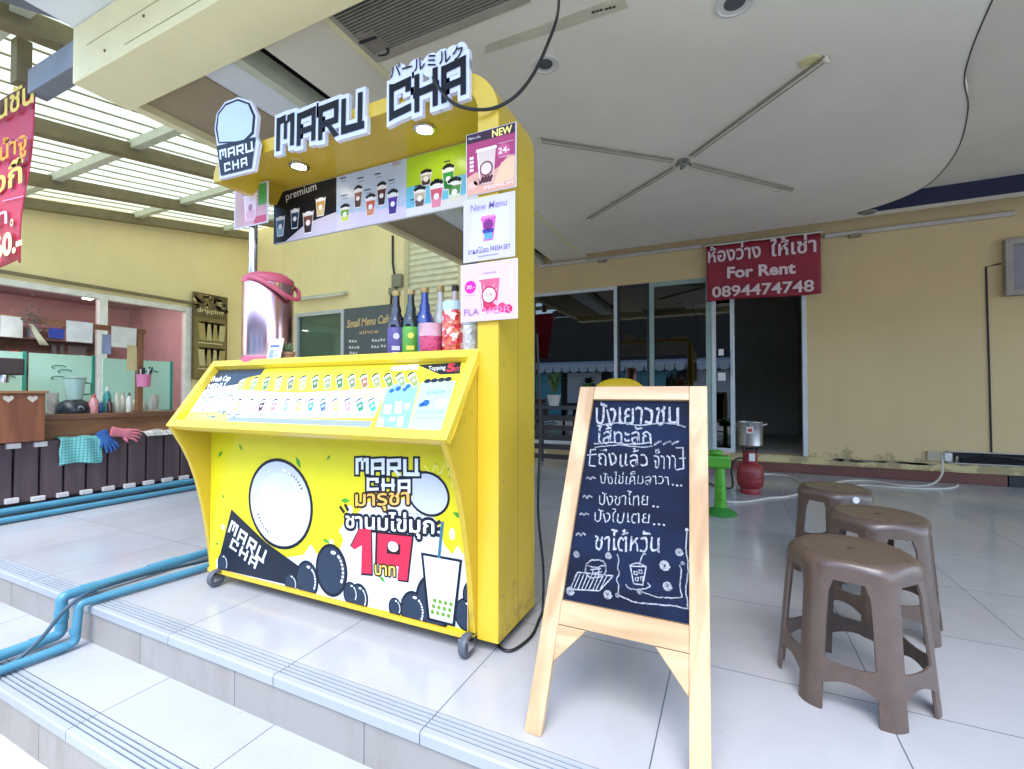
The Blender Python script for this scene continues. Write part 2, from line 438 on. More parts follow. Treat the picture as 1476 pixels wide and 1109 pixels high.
class Art:
    """coloured polygons on a plane through O with axes U (right) and V (up); pixel helpers read the plan off the photo"""
    def __init__(s, O, U, V, lift=.0006):
        s.O = Vector(O); s.U = Vector(U).normalized(); s.V = Vector(V).normalized(); s.N = s.U.cross(s.V).normalized()
        s.vs, s.fs, s.cs, s.clip, s.lift = [], [], [], None, lift
    def pt(s, x, y):
        d = on(x, y, s.O, s.N)-s.O
        return (d.dot(s.U), d.dot(s.V))
    def P(s, *pts): return [s.pt(x, y) for x, y in pts]
    def _add(s, pts, faces, col, layer):
        b = len(s.vs); h = s.lift*layer
        if s.clip: pts = [(min(s.clip[1], max(s.clip[0], u)), min(s.clip[3], max(s.clip[2], v))) for u, v in pts]
        s.vs += [s.O+s.U*u+s.V*v+s.N*h for u, v in pts]
        for f in faces: s.fs.append(tuple(b+i for i in f)); s.cs.append(lin(col))
    def poly(s, pts, col, layer=1):
        p3 = [Vector((u, v, 0)) for u, v in pts]
        s._add(pts, tessellate_polygon([p3]), col, layer)
    def pp(s, pts, col, layer=1): s.poly(s.P(*pts), col, layer)
    def ell(s, c, rx, ry, col, layer=1, n=24, rot=0, a0=0, a1=360):
        ca, sa = math.cos(R(rot)), math.sin(R(rot)); pts = []
        full = abs(a1-a0) >= 360
        for i in range(n if full else n+1):
            a = R(a0+(a1-a0)*i/n); x, y = rx*math.cos(a), ry*math.sin(a)
            pts.append((c[0]+x*ca-y*sa, c[1]+x*sa+y*ca))
        s.poly(pts, col, layer)
    def stroke(s, pts, w, col, layer=1, closed=False):
        pts = list(pts)
        if closed: pts.append(pts[0])
        for (x0, y0), (x1, y1) in zip(pts, pts[1:]):
            d = math.hypot(x1-x0, y1-y0)
            if d < 1e-7: continue
            nx, ny = -(y1-y0)/d*w/2, (x1-x0)/d*w/2; ex, ey = (x1-x0)/d*w*.3, (y1-y0)/d*w*.3
            s._add([(x0-ex+nx, y0-ey+ny), (x0-ex-nx, y0-ey-ny), (x1+ex-nx, y1+ey-ny), (x1+ex+nx, y1+ey+ny)], [(0, 1, 2, 3)], col, layer)
    def fit(s, txt, bl, br, tl, col, layer=2, bold=0., uv=False, shear=0., wob=0.):
        """lettering fitted into the parallelogram bottom-left, bottom-right, top-left"""
        vs, fs = glyphs(txt, bold, shear)
        v0 = glyphs(txt, 0., shear)[0]
        if not vs: return
        x0, x1 = min(v[0] for v in v0), max(v[0] for v in v0); y0, y1 = min(v[1] for v in v0), max(v[1] for v in v0)
        a, b, c = (bl, br, tl) if uv else s.P(bl, br, tl)
        out = []
        for x, y in vs:
            p, q = (x-x0)/(x1-x0), (y-y0)/max(1e-6, y1-y0)
            if wob:
                q += wob*(math.sin(p*23+q*2)+.6*math.sin(p*61+3*q)); p += wob*.16*math.sin(q*7+p*40)
            out.append((a[0]+(b[0]-a[0])*p+(c[0]-a[0])*q, a[1]+(b[1]-a[1])*p+(c[1]-a[1])*q))
        s._add(out, fs, col, layer)
    def edge(s, txt, bl, br, tl, col, layer, w, uv=False, n=10):
        """a dark rim round lettering: the same letters laid again all round"""
        a, b, c = (bl, br, tl) if uv else s.P(bl, br, tl)
        for k in range(n):
            g = 2*math.pi*k/n; d = (w*math.cos(g), w*math.sin(g))
            s.fit(txt, (a[0]+d[0], a[1]+d[1]), (b[0]+d[0], b[1]+d[1]), (c[0]+d[0], c[1]+d[1]), col, layer+k*.01, .012, uv=True)
    def block(s, word, bl, br, tl, col, layer=2, out=0., uv=False, gap=.3):
        ps, w = block_polys(word, gap)
        a, b, c = (bl, br, tl) if uv else s.P(bl, br, tl)
        for k, p in enumerate(ps):
            if out: p = grow(p, out)
            q = [(a[0]+(b[0]-a[0])*x/w+(c[0]-a[0])*y, a[1]+(b[1]-a[1])*x/w+(c[1]-a[1])*y) for x, y in p]
            s._add(q, [(0, 1, 2, 3)], col, layer+k*.02)
    def cup(s, bc, tc, wm, body, layer=2, lid='1e2226', liquid=None, uv=False):
        """tapered drinks cup with a heap of dark pearls on top"""
        (bx, by), (tx, ty) = (bc, tc) if uv else s.P(bc, tc)
        dx, dy = tx-bx, ty-by; L = math.hypot(dx, dy); ux, uy = dx/L, dy/L; rx, ry = uy, -ux
        def q(a, b): return (bx+rx*a*wm+ux*b*L, by+ry*a*wm+uy*b*L)
        s.poly([q(-.34, 0), q(.34, 0), q(.5, 1), q(-.5, 1)], 'efe9ea', layer)
        s.poly([q(-.3, .05), q(.3, .05), q(.43, .82), q(-.43, .82)], body, layer+.3)
        if liquid: s.poly([q(-.3, .05), q(.3, .05), q(.37, .42), q(-.37, .42)], liquid, layer+.5)
        s.ell(q(0, .5), wm*.2, wm*.2, 'f4eef0', layer+.6, 10)
        s.ell(q(0, 1), wm*.52, wm*.16, 'f2f2f4', layer+.6, 14, rot=math.degrees(math.atan2(-ux, uy)))
        for k in range(9):
            a = k/8*2-1
            s.ell(q(a*.36, 1.04+.12*(1-a*a)*(1 if k % 2 else .5)), wm*.12, wm*.11, lid, layer+.8+k*.01, 8)
    def build(s, name, m, parent=None, back=None):
        me = bpy.data.meshes.new(name)
        off = base_of(parent) if parent is not None else Vector((0, 0, 0))
        me.from_pydata([tuple(v-off) for v in s.vs], [], s.fs)
        at = me.color_attributes.new('Col', 'FLOAT_COLOR', 'CORNER')
        for p, c in zip(me.polygons, s.cs):
            for li in p.loop_indices: at.data[li].color = c+(1,)
        # every ink faces outward
        bm = bmesh.new(); bm.from_mesh(me)
        for f in bm.faces:
            f.normal_update()
            if f.normal.dot(s.N) < 0: f.normal_flip()
        bm.to_mesh(me); bm.free()
        me.materials.append(m)
        o = bpy.data.objects.new(name, me); COL.objects.link(o)
        if parent is not None: o.parent = parent
        return o
# ================================================================== THE SETTING
FLOOR = tile_mat('floor_tile', 'b0b1b4', '9d9ea2', -.191, 1.157, .6, rough=.17)
TREAD = tile_mat('tread_tile', 'adb0b4', '9a9da2', -.191, .257, .6, rough=.35)
NOSE = tile_mat('nosing_tile', 'a9aeb3', '8f959c', -.191, 0, .6, rough=.45, axes='x')
RISER = tile_mat('riser_tile', '9c9892', '85817c', -.40, 0, .6, rough=.55, axes='x', grout='4a4e52', streak=.55)
YARD = mat('yard_concrete', 'b5b3ac', .85, var=.15, scale=2.5, bump=.2)
CREAM_SHADE = wall_mat('cream_shaded_paint', 'd2b788')  # same wall as the yard part, darkened to carry the veranda's shade
CREAM_LIT = wall_mat('pale_yellow_lit_paint', 'fbe8ae', dirty=False)  # pale yellow side wall; on the yard wall the lighter tone paints its daylight
BEAMP = wall_mat('beam_paint', 'f0e6b8', dirty=False)
CEIL = mat('ceiling_paint', 'e2dccb', .85, var=.07, scale=.9)
CEILW = mat('white_board', 'dfe3e6', .7, var=.05, scale=2)
CEILB = mat('shaded_tan_board', 'a08f74', .8, var=.06, scale=2)  # tan tone carries the shade behind the front beam
DARKV = mat('dark_gap_shade', '23242a', .8, var=.1)  # near-black, stands for shade in gaps and recesses
NAVY = mat('navy_paint', '141a3a', .6)
ALU = mat('white_aluminium', 'c9cdcf', .35, metal=.0, var=.06)
STEEL = mat('grey_steel_paint', '767c86', .55, var=.15, scale=8)
STEELT = mat('tan_steel_paint', '7d7254', .6, var=.18, scale=8)
STEELW = mat('pale_steel_paint', 'c9cdb8', .55, var=.12, scale=8)
BROWN_T = mat('skirting_tile', '6e4238', .4, var=.15, scale=5)

m = MB(); m.box(-60, -60, -.55, 60, .9, -.345)
struct(m.build('ground', YARD))
m = MB(); m.face([(-300, -300, -.57), (300, -300, -.57), (300, 300, -.57), (-300, 300, -.57)])
struct(m.build('terrain', YARD))
m = MB(); m.box(-14, 1.157, -.3, 9, 10.5, 0)
struct(m.build('veranda_floor', FLOOR))
st = bpy.data.objects.new('steps', None); COL.objects.link(st); st['kind'] = 'structure'
def nosing(y0, y1, z):
    pr = [(y0, z-.035), (y0, z-.006), (y0+.004, z)]; gs = [y0+.022+k*.0155 for k in range(4)]
    for g in gs: pr += [(g, z), (g+.001, z-.004), (g+.0065, z-.004), (g+.0075, z)]
    pr += [(y1, z), (y1, z-.035)]
    b = MB(); b.prism([(-14, y, zz) for y, zz in pr], (23, 0, 0)); b.build('nosing_strip', NOSE, st)
    b = MB()
    for g in gs: b.box(-14, g+.0012, z-.0039, 9, g+.0063, z-.0032)
    b.build('groove_dirt', mat('groove_dirt', '59646e', .8, var=.3, scale=14), st)
nosing(1.07, 1.157, 0.0)
nosing(.765, .852, -.168)
m = MB(); m.box(-14, 1.078, -.3, 9, 1.157, -.0352); o = m.build('riser', RISER, st)
m = MB(); m.box(-14, .773, -.5, 9, .852, -.2035); o = m.build('riser', RISER, st)
m = MB(); m.box(-14, .852, -.5, 9, 1.078, -.168); o = m.build('tread', TREAD, st)

# ---- ceiling over the veranda, its raised bay, the front beam and overhang
ZC = 2.85
XL = -3.5
crv = [(1.0, 1.2), (1.08, 2.2), (1.17, 3.03), (1.28, 3.61), (1.45, 4.05), (1.6, 4.6), (1.66, 5.05), (1.645, 5.43), (1.5, 5.72), (1.23, 5.95)]
def smooth_pts(p, n=5):
    out = []
    for i in range(len(p)-1):
        a = p[max(i-1, 0)]; b = p[i]; c = p[i+1]; d = p[min(i+2, len(p)-1)]
        for k in range(n):
            t = k/n
            out.append(tuple(.5*(2*b[j]+(c[j]-a[j])*t+(2*a[j]-5*b[j]+4*c[j]-d[j])*t*t+(3*b[j]-a[j]-3*c[j]+d[j])*t**3) for j in range(len(b))))
    out.append(p[-1]); return out
cs = smooth_pts(crv)
ce = bpy.data.objects.new('ceiling', None); COL.objects.link(ce); ce['kind'] = 'structure'
m = MB(); m.prism([(-1.82, 1.2, ZC)]+[(x, y, ZC) for x, y in cs]+[(1.23, 6.12, ZC), (-1.82, 6.12, ZC)], (0, 0, .1)); m.build('ceiling_board', CEIL, ce)
m = MB(); m.tube([(x, y, ZC-.001) for x, y in cs], .004, 6); m.build('edge_shadow_line', mat('shadow_line_dark', '3a3a40', .6), ce)  # thin dark strip draws the shadow line along the curved edge
m = MB(); m.box(1.232, 6.0, ZC, 8, 6.12, 3.02); m.build('cove_beam', CEIL, ce)
m = MB(); m.box(1.25, 5.985, ZC+.004, 8, 5.9995, 3.0195); m.build('cove_face', NAVY, ce)
m = MB(); m.box(.9, 1.2, 3.02, 8, 6.4, 3.1); m.build('raised_ceiling', mat('raised_paint', 'd8d0c0', .85, var=.06, scale=1), ce)
m = MB(); m.box(-1.82, 6.125, 2.99, 8, 6.4, 3.015); m.build('shadow_gap', DARKV, ce)  # dark board paints the shade above the wall gap
m = MB(); m.box(-2.35, 1.6, ZC+.03, -1.823, 6.4, ZC+.12); m.build('ceiling_board', CEIL, ce)
m = MB(); m.box(-1.86, 1.6, ZC-.004, -1.8235, 6.12, ZC+.03); m.build('ceiling_trim', BEAMP, ce)
m = MB(); m.box(-2.56, 1.6, 3.02, -2.35, 6.4, 3.1); m.build('dark_recess', DARKV, ce)
m = MB(); m.box(-2.57, 1.6, ZC-.01, -2.5, 6.4, ZC+.12); m.build('ceiling_trim', STEELW, ce)
m = MB(); m.box(-2.85, 1.6, ZC+.01, -2.572, 6.4, ZC+.12); m.build('ceiling_board', CEILW, ce)
m = MB(); m.box(XL+.04, 1.6, ZC, -2.852, 6.4, ZC+.12); m.build('ceiling_board', CEILB, ce)
m = MB(); m.box(XL-.03, 1.6, ZC-.05, XL+.04, 6.4, ZC+.25); m.build('ceiling_trim', BEAMP, ce)
m = MB(); m.box(XL, 1.25, 3.3, 8, 6.5, 3.42); m.build('roof_slab', CEILW, ce)

t = thing('front_beam', 'long pale yellow boxed beam across the veranda front above the sign', 'beam', (XL, 1.31, 2.75))
m = MB(); m.box(-3.46, 1.31, 2.75, 8, 1.6, 3.08); m.build('beam_casing', BEAMP, t, bevel=.004)
m = MB()
for x in (-2.9, -1.7, -.5): m.box(x, 1.3075, 2.7975, x+.95, 1.31, 2.8005)
m.box(-3.3, 1.3075, 2.925, 4, 1.31, 2.928)
m.build('board_joint', mat('joint_line', 'a8a47a', .8), t)  # darker lines along the board joints
m = MB()
for k in range(9):
    m.ball((-3.1+k*.38, 1.31, 2.83+.06*((k*7) % 3)), .008, 8)
m.build('screw_heads', mat('rust', '6b4a2c', .8), t)
m = MB(); m.box(-3.46, .2, 3.084, 8, 1.6, 3.16)
struct(m.build('overhang', CEILW))

# ---- back wall with its shopfront
bw = thing('back_wall', 'long cream painted wall with flaking base behind the stools and shopfront', 'wall', (0, 6.4, 0))
Y0, Y1 = 6.4, 6.56
m = MB()
def wall_cells(xs, zs, holes):
    for i in range(len(xs)-1):
        for j in range(len(zs)-1):
            xm, zm = (xs[i]+xs[i+1])/2, (zs[j]+zs[j+1])/2
            if any(a < xm < b and c < zm < d for a, b, c, d in holes): continue
            m.box(xs[i], Y0, zs[j], xs[i+1], Y1, zs[j+1])
HOLES = [(-7.73, -5.3, .9, 2.5), (-2.7, .82, .2, 2.43)]
wall_cells([-3.5, -2.7, .82, 9], [.0, .2, .9, 2.43, 2.5, 4.6], HOLES)
bmesh.ops.remove_doubles(m.bm, verts=m.bm.verts, dist=1e-5)
m.build('wall_face', CREAM_SHADE, bw)
yw = thing('yard_wall', 'yellow wall toned as lit behind the kiosk counter with window and roller shutter', 'wall', (-6, 6.4, 0))
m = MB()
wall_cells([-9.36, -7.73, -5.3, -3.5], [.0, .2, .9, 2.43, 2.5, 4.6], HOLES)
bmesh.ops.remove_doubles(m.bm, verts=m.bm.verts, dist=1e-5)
m.build('wall_face', CREAM_LIT, yw)
m = MB(); m.box(-2.0, 6.365, .11, 9, 6.398, .2); m.build('ledge', wall_mat('ledge_paint', 'd0bb85', top=.5), bw, bevel=.006)
m = MB(); m.box(-2.0, 6.35, .001, 2.52, 6.397, .1085); m.build('skirting', BROWN_T, bw, bevel=.003)
m = MB(); m.box(2.53, 6.35, .001, 9, 6.397, .1085); m.build('skirting', mat('dark_slate', '24262c', .6), bw, bevel=.003)
m = MB(); m.tube([(2.42, 6.393, .33), (2.415, 6.393, 1.2), (2.405, 6.393, 2.25), (2.52, 6.393, 2.27)], .008, 6); m.build('cable', mat('black_rubber', '131315', .5), bw)
# flakes of bare render along the ledge
m = MB(); rnd = random.Random(3)
for k in range(26):
    x = rnd.uniform(-1.9, 2.4) if k > 8 else rnd.uniform(.9, 1.9); z = rnd.choice((.16, .185, .2)) ; w = rnd.uniform(.03, .16); h = rnd.uniform(.012, .04)
    z = min(z, .198-h); n = 7
    m.prism([(x+w*math.cos(2*math.pi*i/n)*rnd.uniform(.6, 1.1), 6.3635, z+h*(.5+.5*math.sin(2*math.pi*i/n)*rnd.uniform(.6, 1))) for i in range(n)], (0, .0012, 0))
m.build('flaked_patch', mat('bare_render', '83786c', .9, var=.25, scale=30), bw)

# dark room behind the shopfront
m = MB(); m.box(-2.9, 9.6, 0, 1.2, 9.7, 3); m.box(-2.95, 6.56, 0, -2.85, 9.6, 3); m.box(1.1, 6.56, 0, 1.2, 9.6, 3); m.box(-2.9, 6.56, 2.7, 1.2, 9.6, 2.8); m.box(-2.85, 6.4, .19, 1.1, 9.6, .198)
rm = m.build('empty_shop_room', mat('dim_plaster', 'b5afa4', .9, var=.1)); tag(rm, 'dark empty room seen through the open sliding door below the banner', 'room')
rm['kind'] = 'structure'

GL = glass_mat('tinted_glass', '59625c', 2.4)
t = thing('shopfront_window', 'fixed dark tinted shopfront glazing in pale frames next to the kiosk post', 'window', (-2, 6.4, .2))
def frame_rect(x0, x1, z0, z1, w, y0, y1, parent, name='frame', mt=ALU):
    b = MB(); b.box(x0, y0, z0, x0+w, y1, z1); b.box(x1-w, y0, z0, x1, y1, z1); b.box(x0+w, y0, z1-w, x1-w, y1, z1); b.box(x0+w, y0, z0, x1-w, y1, z0+w)
    return b.build(name, mt, parent, bevel=.003)
frame_rect(-2.7, -1.41, .2, 2.43, .045, 6.39, 6.46, t)
m = MB(); m.box(-2.655, 6.42, .245, -1.455, 6.428, 2.385); m.build('pane', GL, t)
frame_rect(-1.408, -.98, .2, 2.43, .03, 6.395, 6.45, t, mt=mat('dark_frame', '202428', .5))
m = MB(); m.box(-1.378, 6.42, .23, -1.01, 6.428, 2.4); m.build('pane', GL, t)
t = thing('sliding_door', 'closed glass sliding door with pale green frame beneath the rental banner', 'door', (-.5, 6.42, .2))
frame_rect(-.978, -.215, .2, 2.43, .06, 6.40, 6.44, t, mt=mat('pale_green_frame', '8fa39c', .4))
m = MB(); m.box(-.918, 6.418, .26, -.275, 6.424, 2.37); m.build('pane', GL, t)
t = thing('open_door_leaf', 'narrow slid-back glass door leaf with lock and stickers beside dark opening', 'door', (0, 6.45, .2))
frame_rect(-.21, .055, .2, 2.43, .05, 6.405, 6.455, t)
m = MB(); m.box(-.16, 6.425, .25, .005, 6.431, 2.38); m.build('pane', GL, t)
m = MB(); m.box(.012, 6.395, 1.15, .045, 6.405, 1.5); m.build('handle', mat('lock_metal', 'a5a8a8', .3, metal=.8), t, bevel=.003)
m = MB(); m.box(-.13, 6.4215, 1.42, -.07, 6.4245, 1.5); m.box(-.14, 6.4215, 1.1, -.05, 6.4245, 1.2); m.build('sticker', mat('white_sticker', 'd8d8d8', .6), t)
t = thing('door_jamb', 'pale aluminium jamb at the edge of the open dark doorway', 'door frame', (.8, 6.4, .2))
m = MB(); m.box(.775, 6.385, .2, .82, 6.47, 2.43); m.build('jamb_profile', ALU, t, bevel=.003)
m = MB(); m.box(.056, 6.385, 2.38, .774, 6.47, 2.43); m.build('head_profile', ALU, t, bevel=.003)

# ---- far part of the same wall: windows of the next shop, shutter, fittings
t = thing('yard_window', 'pale framed glass window in the yellow wall behind the drinks urn', 'window', (-7, 6.4, .9))
frame_rect(-7.73, -6.45, .9, 2.5, .07, 6.36, 6.46, t)
m = MB(); m.box(-7.66, 6.41, .97, -6.52, 6.418, 2.43); m.build('pane', glass_mat('grey_glass', 'd9e2dc', 1.0), t)
m = MB(); m.box(-6.95, 6.40, 1.2, -6.75, 6.408, 1.42); m.build('paper_notice', mat('paper', 'd9d9d0', .8), t)
m = MB(); m.box(-7.7, 6.47, .95, -6.46, 6.49, 2.46)
o = m.build('window_blind', mat('grey_green_blind', 'c4cfc2', .8, var=.1, scale=1.5)); tag(o, 'grey green blind closing the window behind the kiosk bottles', 'blind')
t = thing('menu_blackboard', 'grey menu panel with cream handwritten lettering behind the syrup bottles', 'sign', (-5.9, 6.4, 1))
m = MB(); m.box(-6.448, 6.37, .9, -5.3, 6.45, 2.5); m.build('board', mat('slate_grey', '5b6468', .5, var=.12, scale=3), t, bevel=.004)
a = Art((-6.448, 6.369, 0), (1, 0, 0), (0, 0, 1), .001)
a.fit('Small Menu Cafe', (500, 473), (562, 465), (500, 462), 'e9c98c', 1, .02, shear=.3)
a.fit('since', (518, 482), (545, 480), (518, 477), 'e9c98c', 1, .01)
for (x, y, w) in ((503, 494, 12), (536, 493, 11), (548, 492, 7), (503, 503, 14), (535, 502, 12), (549, 501, 7), (504, 511, 10)):
    for q in range(0, w, 4): a.pp([(x+q, y), (x+q+3, y-.3), (x+q+3, y-4), (x+q, y-4+q % 3)], 'd9dcd8', 1)
a.build('menu_lettering', print_mat('chalk_ink', .9), t)
t = thing('roller_shutter', 'closed cream roller shutter partly hidden by the veranda ceiling', 'shutter', (-4.5, 6.4, 0))
m = MB(); pr = []
z = .9
prof = []
while z < 4.05:
    prof += [(6.395, z), (6.375, z+.03), (6.395, z+.09)]; z += .1
m.prism([(-4.97, y, zz) for y, zz in prof]+[(-4.97, 6.399, 4.2), (-4.97, 6.399, .9)], (1.0, 0, 0)); m.build('shutter_curtain', mat('cream_slats', 'd9d3ad', .5), t)
m = MB(); m.box(-5.05, 6.35, .9, -4.972, 6.399, 4.2); m.box(-3.968, 6.35, .9, -3.9, 6.399, 4.2); m.build('guide_rail', mat('rail_paint', 'c8bf8f', .5), t)
t = thing('junction_box', 'small grey electric box with black wire on the yellow wall', 'electric box', (-5.3, 6.4, 3))
p = on_y(575, 405, 6.4)
m = MB(); m.box(p.x-.1, 6.32, p.z-.12, p.x+.1, 6.399, p.z+.1); m.box(p.x-.15, 6.3, p.z-.25, p.x-.02, 6.38, p.z-.13); m.build('box', mat('box_grey', '8c8a70', .6), t, bevel=.006)
m = MB(); m.tube([on_y(566, 340, 6.385), on_y(566, 380, 6.37), on_y(569, 400, 6.35), on_y(564, 425, 6.38), on_y(563, 460, 6.39)], .018, 6); m.build('wire', mat('black_rubber', '131315'), t)
m = MB(); m.tube([on_y(583, 412, 6.385), on_y(592, 417, 6.38), on_y(600, 418, 6.39)], .02, 6); m.build('conduit', STEELW, t)
t = thing('tube_lamp', 'short unlit tube lamp fixed to the yellow wall above the window', 'lamp', on_y(465, 427, 6.36))
p, q = on_y(428, 431, 6.36), on_y(500, 424, 6.36); q.z = p.z
m = MB(); m.bar(p, q, .06, .05); m.build('batten', STEELW, t, bevel=.008)
m = MB(); m.tube([p+Vector((.05, -.05, -.04)), q+Vector((-.05, -.05, -.04))], .016, 10); m.build('tube', mat('tube_glass', 'd8d8cc', .3), t, smooth=True)

# ---- side building on the left
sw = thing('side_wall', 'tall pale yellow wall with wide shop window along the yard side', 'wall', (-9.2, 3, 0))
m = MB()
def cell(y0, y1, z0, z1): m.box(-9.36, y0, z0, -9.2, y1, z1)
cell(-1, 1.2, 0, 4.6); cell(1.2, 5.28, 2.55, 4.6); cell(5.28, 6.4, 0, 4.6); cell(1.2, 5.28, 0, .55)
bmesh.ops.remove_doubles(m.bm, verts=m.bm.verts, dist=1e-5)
m.build('wall_face', CREAM_LIT, sw)
m = MB(); m.box(-9.2, 1.0, 2.62, -9.14, 5.6, 2.66); m.build('drip_ledge', STEELT, sw)
t = thing('cafe_window', 'wide white framed window showing a mauve room in the side wall', 'window', (-9.2, 3, .55))
m = MB()
for y in (1.2, 2.55, 3.86, 5.16): m.box(-9.3, y, .55, -9.17, y+.11, 2.55)
m.box(-9.3, 1.31, 2.46, -9.171, 5.16, 2.55); m.box(-9.3, 1.31, .55, -9.171, 5.16, .63)
m.build('frame', mat('white_frame', 'e4e2d6', .45), t, bevel=.005)
m = MB(); m.box(-9.25, 1.3, .62, -9.244, 5.18, 2.47); m.build('pane', glass_mat('clear_glass', 'f6f1f1', .8), t)
m = MB(); m.box(-13, 0.5, 0, -12.9, 6, 3); m.box(-13, .5, 2.9, -9.36, 6, 3); m.box(-13, .4, 0, -9.36, .5, 3); m.box(-13, 6, 0, -9.36, 6.1, 3)
o = m.build('cafe_room', mat('mauve_plaster', 'a5868c', .7, var=.08)); tag(o, 'mauve walled room behind the wide white framed window', 'room'); o['kind'] = 'structure'
for k, (y, zz) in enumerate(((2.9, 2.86), (4.6, 2.86))):
    m = MB(); m.box(-11.6, y, zz-.05, -10.0, y+.12, zz); o = m.build('strip_lamp', mat('lamp_white', 'f2e6e0', .5, emit=12), None)
    tag(o, ('lit white strip lamp on the mauve ceiling near the window corner', 'lit white strip lamp on the mauve ceiling above the pink pot')[k], 'lamp', 'strip lamps in the mauve room')

# ---- yard roof: translucent corrugated sheets on steel
def roof_z(y): return 3.735+.169*(y-3.08)
SHEET = translucent_mat('roof_sheet', 'd6d6b6', .62)
t = thing('yard_roof', 'pale ribbed roof sheets on tan steel beams over the side yard', 'roof', (-6, 3, 3.7))
m = MB(); prof = []; x = -9.19; k = 0
while x < -3.6:
    prof += [(x, .0), (x+.19, .0), (x+.205, .012), (x+.235, .012), (x+.25, 0)]; x += .25
ya, yb = .9, 6.39
for (a0, z0), (a1, z1) in zip(prof, prof[1:]):
    if a1-a0 < 1e-6: continue
    m.face([(a0, ya, roof_z(ya)+.08+z0), (a1, ya, roof_z(ya)+.08+z1), (a1, yb, roof_z(yb)+.08+z1), (a0, yb, roof_z(yb)+.08+z0)])
m.build('roof_sheet', SHEET, t)
m = MB(); x = -9.19; 
while x < -3.6:
    m.obox((x+.185, ya, roof_z(ya)+.064), (.015, 0, 0), (0, yb-ya, roof_z(yb)-roof_z(ya)), (0, 0, .012)); x += .25
m.build('sheet_rib', mat('rib_brown', '948d6c', .7, var=.2), t)
for X in (-9.08, -7.8, -6.0, -4.2):
    m = MB(); m.obox((X-.06, ya, roof_z(ya)-.13), (.12, 0, 0), (0, yb-ya, roof_z(yb)-roof_z(ya)), (0, 0, .15)); m.build('beam', STEELT, t, bevel=.006)
for Y in (1.3, 2.8, 4.3, 5.8):
    m = MB(); m.obox((-9.19, Y-.05, roof_z(Y)-.05), (5.62, 0, 0), (0, .1, .017), (0, 0, .1)); m.build('cross_member', STEELW, t, bevel=.004)
t = thing('steel_bracket', 'dark grey steel bars joined to the end of the yellow beam', 'steel frame', (-3.6, 1.4, 3))
m = MB(); m.box(-4.2, 1.36, 2.93, -3.462, 1.46, 3.09); m.build('bar', STEEL, t, bevel=.005)
m = MB(); m.bar((-5.6, 1.0, 3.30), (-3.5, 1.0, 3.26), .08, .1); m.build('bar', STEELW, t, bevel=.005)
m = MB(); m.bar((-4.35, .55, 3.4), (-3.55, 1.9, 3.42), .1, .12); m.build('bar', STEEL, t, bevel=.005)
m = MB(); m.box(-4.5, 1.37, 3.09, -4.4, 1.45, 3.4); m.build('bar', STEELT, t, bevel=.005)

# things kept in the mauve room
t = thing('back_shelf', 'long dark shelf unit on the rear wall of the mauve room', 'shelf', (-12.6, 3.5, 0))
m = MB()
for z in (.9, 1.45, 2.0): m.box(-12.89, 1.0, z, -12.5, 5.6, z+.04)
m.build('shelf_boards', mat('dark_shelf', '4a3a36', .6), t)
m = MB(); m.box(-12.895, 1.0, .3, -12.885, 5.6, 2.3); m.build('shelf_back', mat('shelf_back', '6a5a52', .8, var=.2), t)
rd = random.Random(9)
for k in range(16):
    y = 1.4+k*.26; h = rd.uniform(.2, .36); r = rd.uniform(.06, .1); z = (1.4905, 2.0405)[k % 2]
    m = MB(); m.lathe([(r, z), (r, z+h*.8), (r*.7, z+h*.9), (r*.7, z+h)], (-12.68, y, 0), 14)
    c = ('b9a88a', '8a6a5a', 'd0c8b4', '6a7a6a', 'a04a40', '7a88a0')[k % 6]
    o = m.build('storage_jar', mat('jar_'+c, c, .4), None, smooth=True); tag(o, 'storage jar on the long shelf inside the mauve room', 'jar', 'jars on the mauve room shelf')
# ================================================================== THE DRINKS KIOSK
def wear_mat(name, col, rough):
    """painted board with faint roller marks, rubbed patches and grime close to the floor"""
    m = mat(name, col, rough, var=.07, scale=3, coat=.12); n = m.node_tree.nodes; l = m.node_tree.links; b = n['Principled BSDF']
    src = b.inputs['Base Color'].links[0].from_socket
    ge = n.new('ShaderNodeNewGeometry'); sp = n.new('ShaderNodeSeparateXYZ'); l.new(ge.outputs['Position'], sp.inputs[0])
    nz = n.new('ShaderNodeTexNoise'); nz.inputs['Scale'].default_value = 17; nz.inputs['Detail'].default_value = 9; nz.inputs['Roughness'].default_value = .7
    l.new(ge.outputs['Position'], nz.inputs['Vector'])
    hr = n.new('ShaderNodeMapRange'); hr.inputs['From Min'].default_value = .04; hr.inputs['From Max'].default_value = .4; hr.inputs['To Min'].default_value = .16; hr.inputs['To Max'].default_value = 0
    l.new(sp.outputs['Z'], hr.inputs['Value'])
    ad = n.new('ShaderNodeMath'); ad.operation = 'ADD'; l.new(nz.outputs['Fac'], ad.inputs[0]); l.new(hr.outputs[0], ad.inputs[1])
    mr = n.new('ShaderNodeMapRange'); mr.inputs['From Min'].default_value = .62; mr.inputs['From Max'].default_value = .78; mr.inputs['To Max'].default_value = .55
    l.new(ad.outputs[0], mr.inputs['Value'])
    mx = n.new('ShaderNodeMix'); mx.data_type = 'RGBA'; mx.inputs['B'].default_value = lin('7d6424')+(1,)
    l.new(mr.outputs[0], mx.inputs['Factor']); l.new(src, mx.inputs['A']); l.new(mx.outputs['Result'], b.inputs['Base Color'])
    return m
YEL = wear_mat('kiosk_yellow', 'c4a62e', .34)
YELF = mat('kiosk_gold_lit', 'dab430', .35, var=.05, scale=3)  # lighter gold paints the arch front as lit; also the bottom trim
YELT = mat('kiosk_tray_yellow', 'e2c63e', .35, var=.05, scale=3)
INK = print_mat('vinyl_print', .28)
INKM = print_mat('matte_print', .6)
CHROME = mat('chrome', 'cfcfd2', .12, metal=1., var=.05)
BLK = BLK
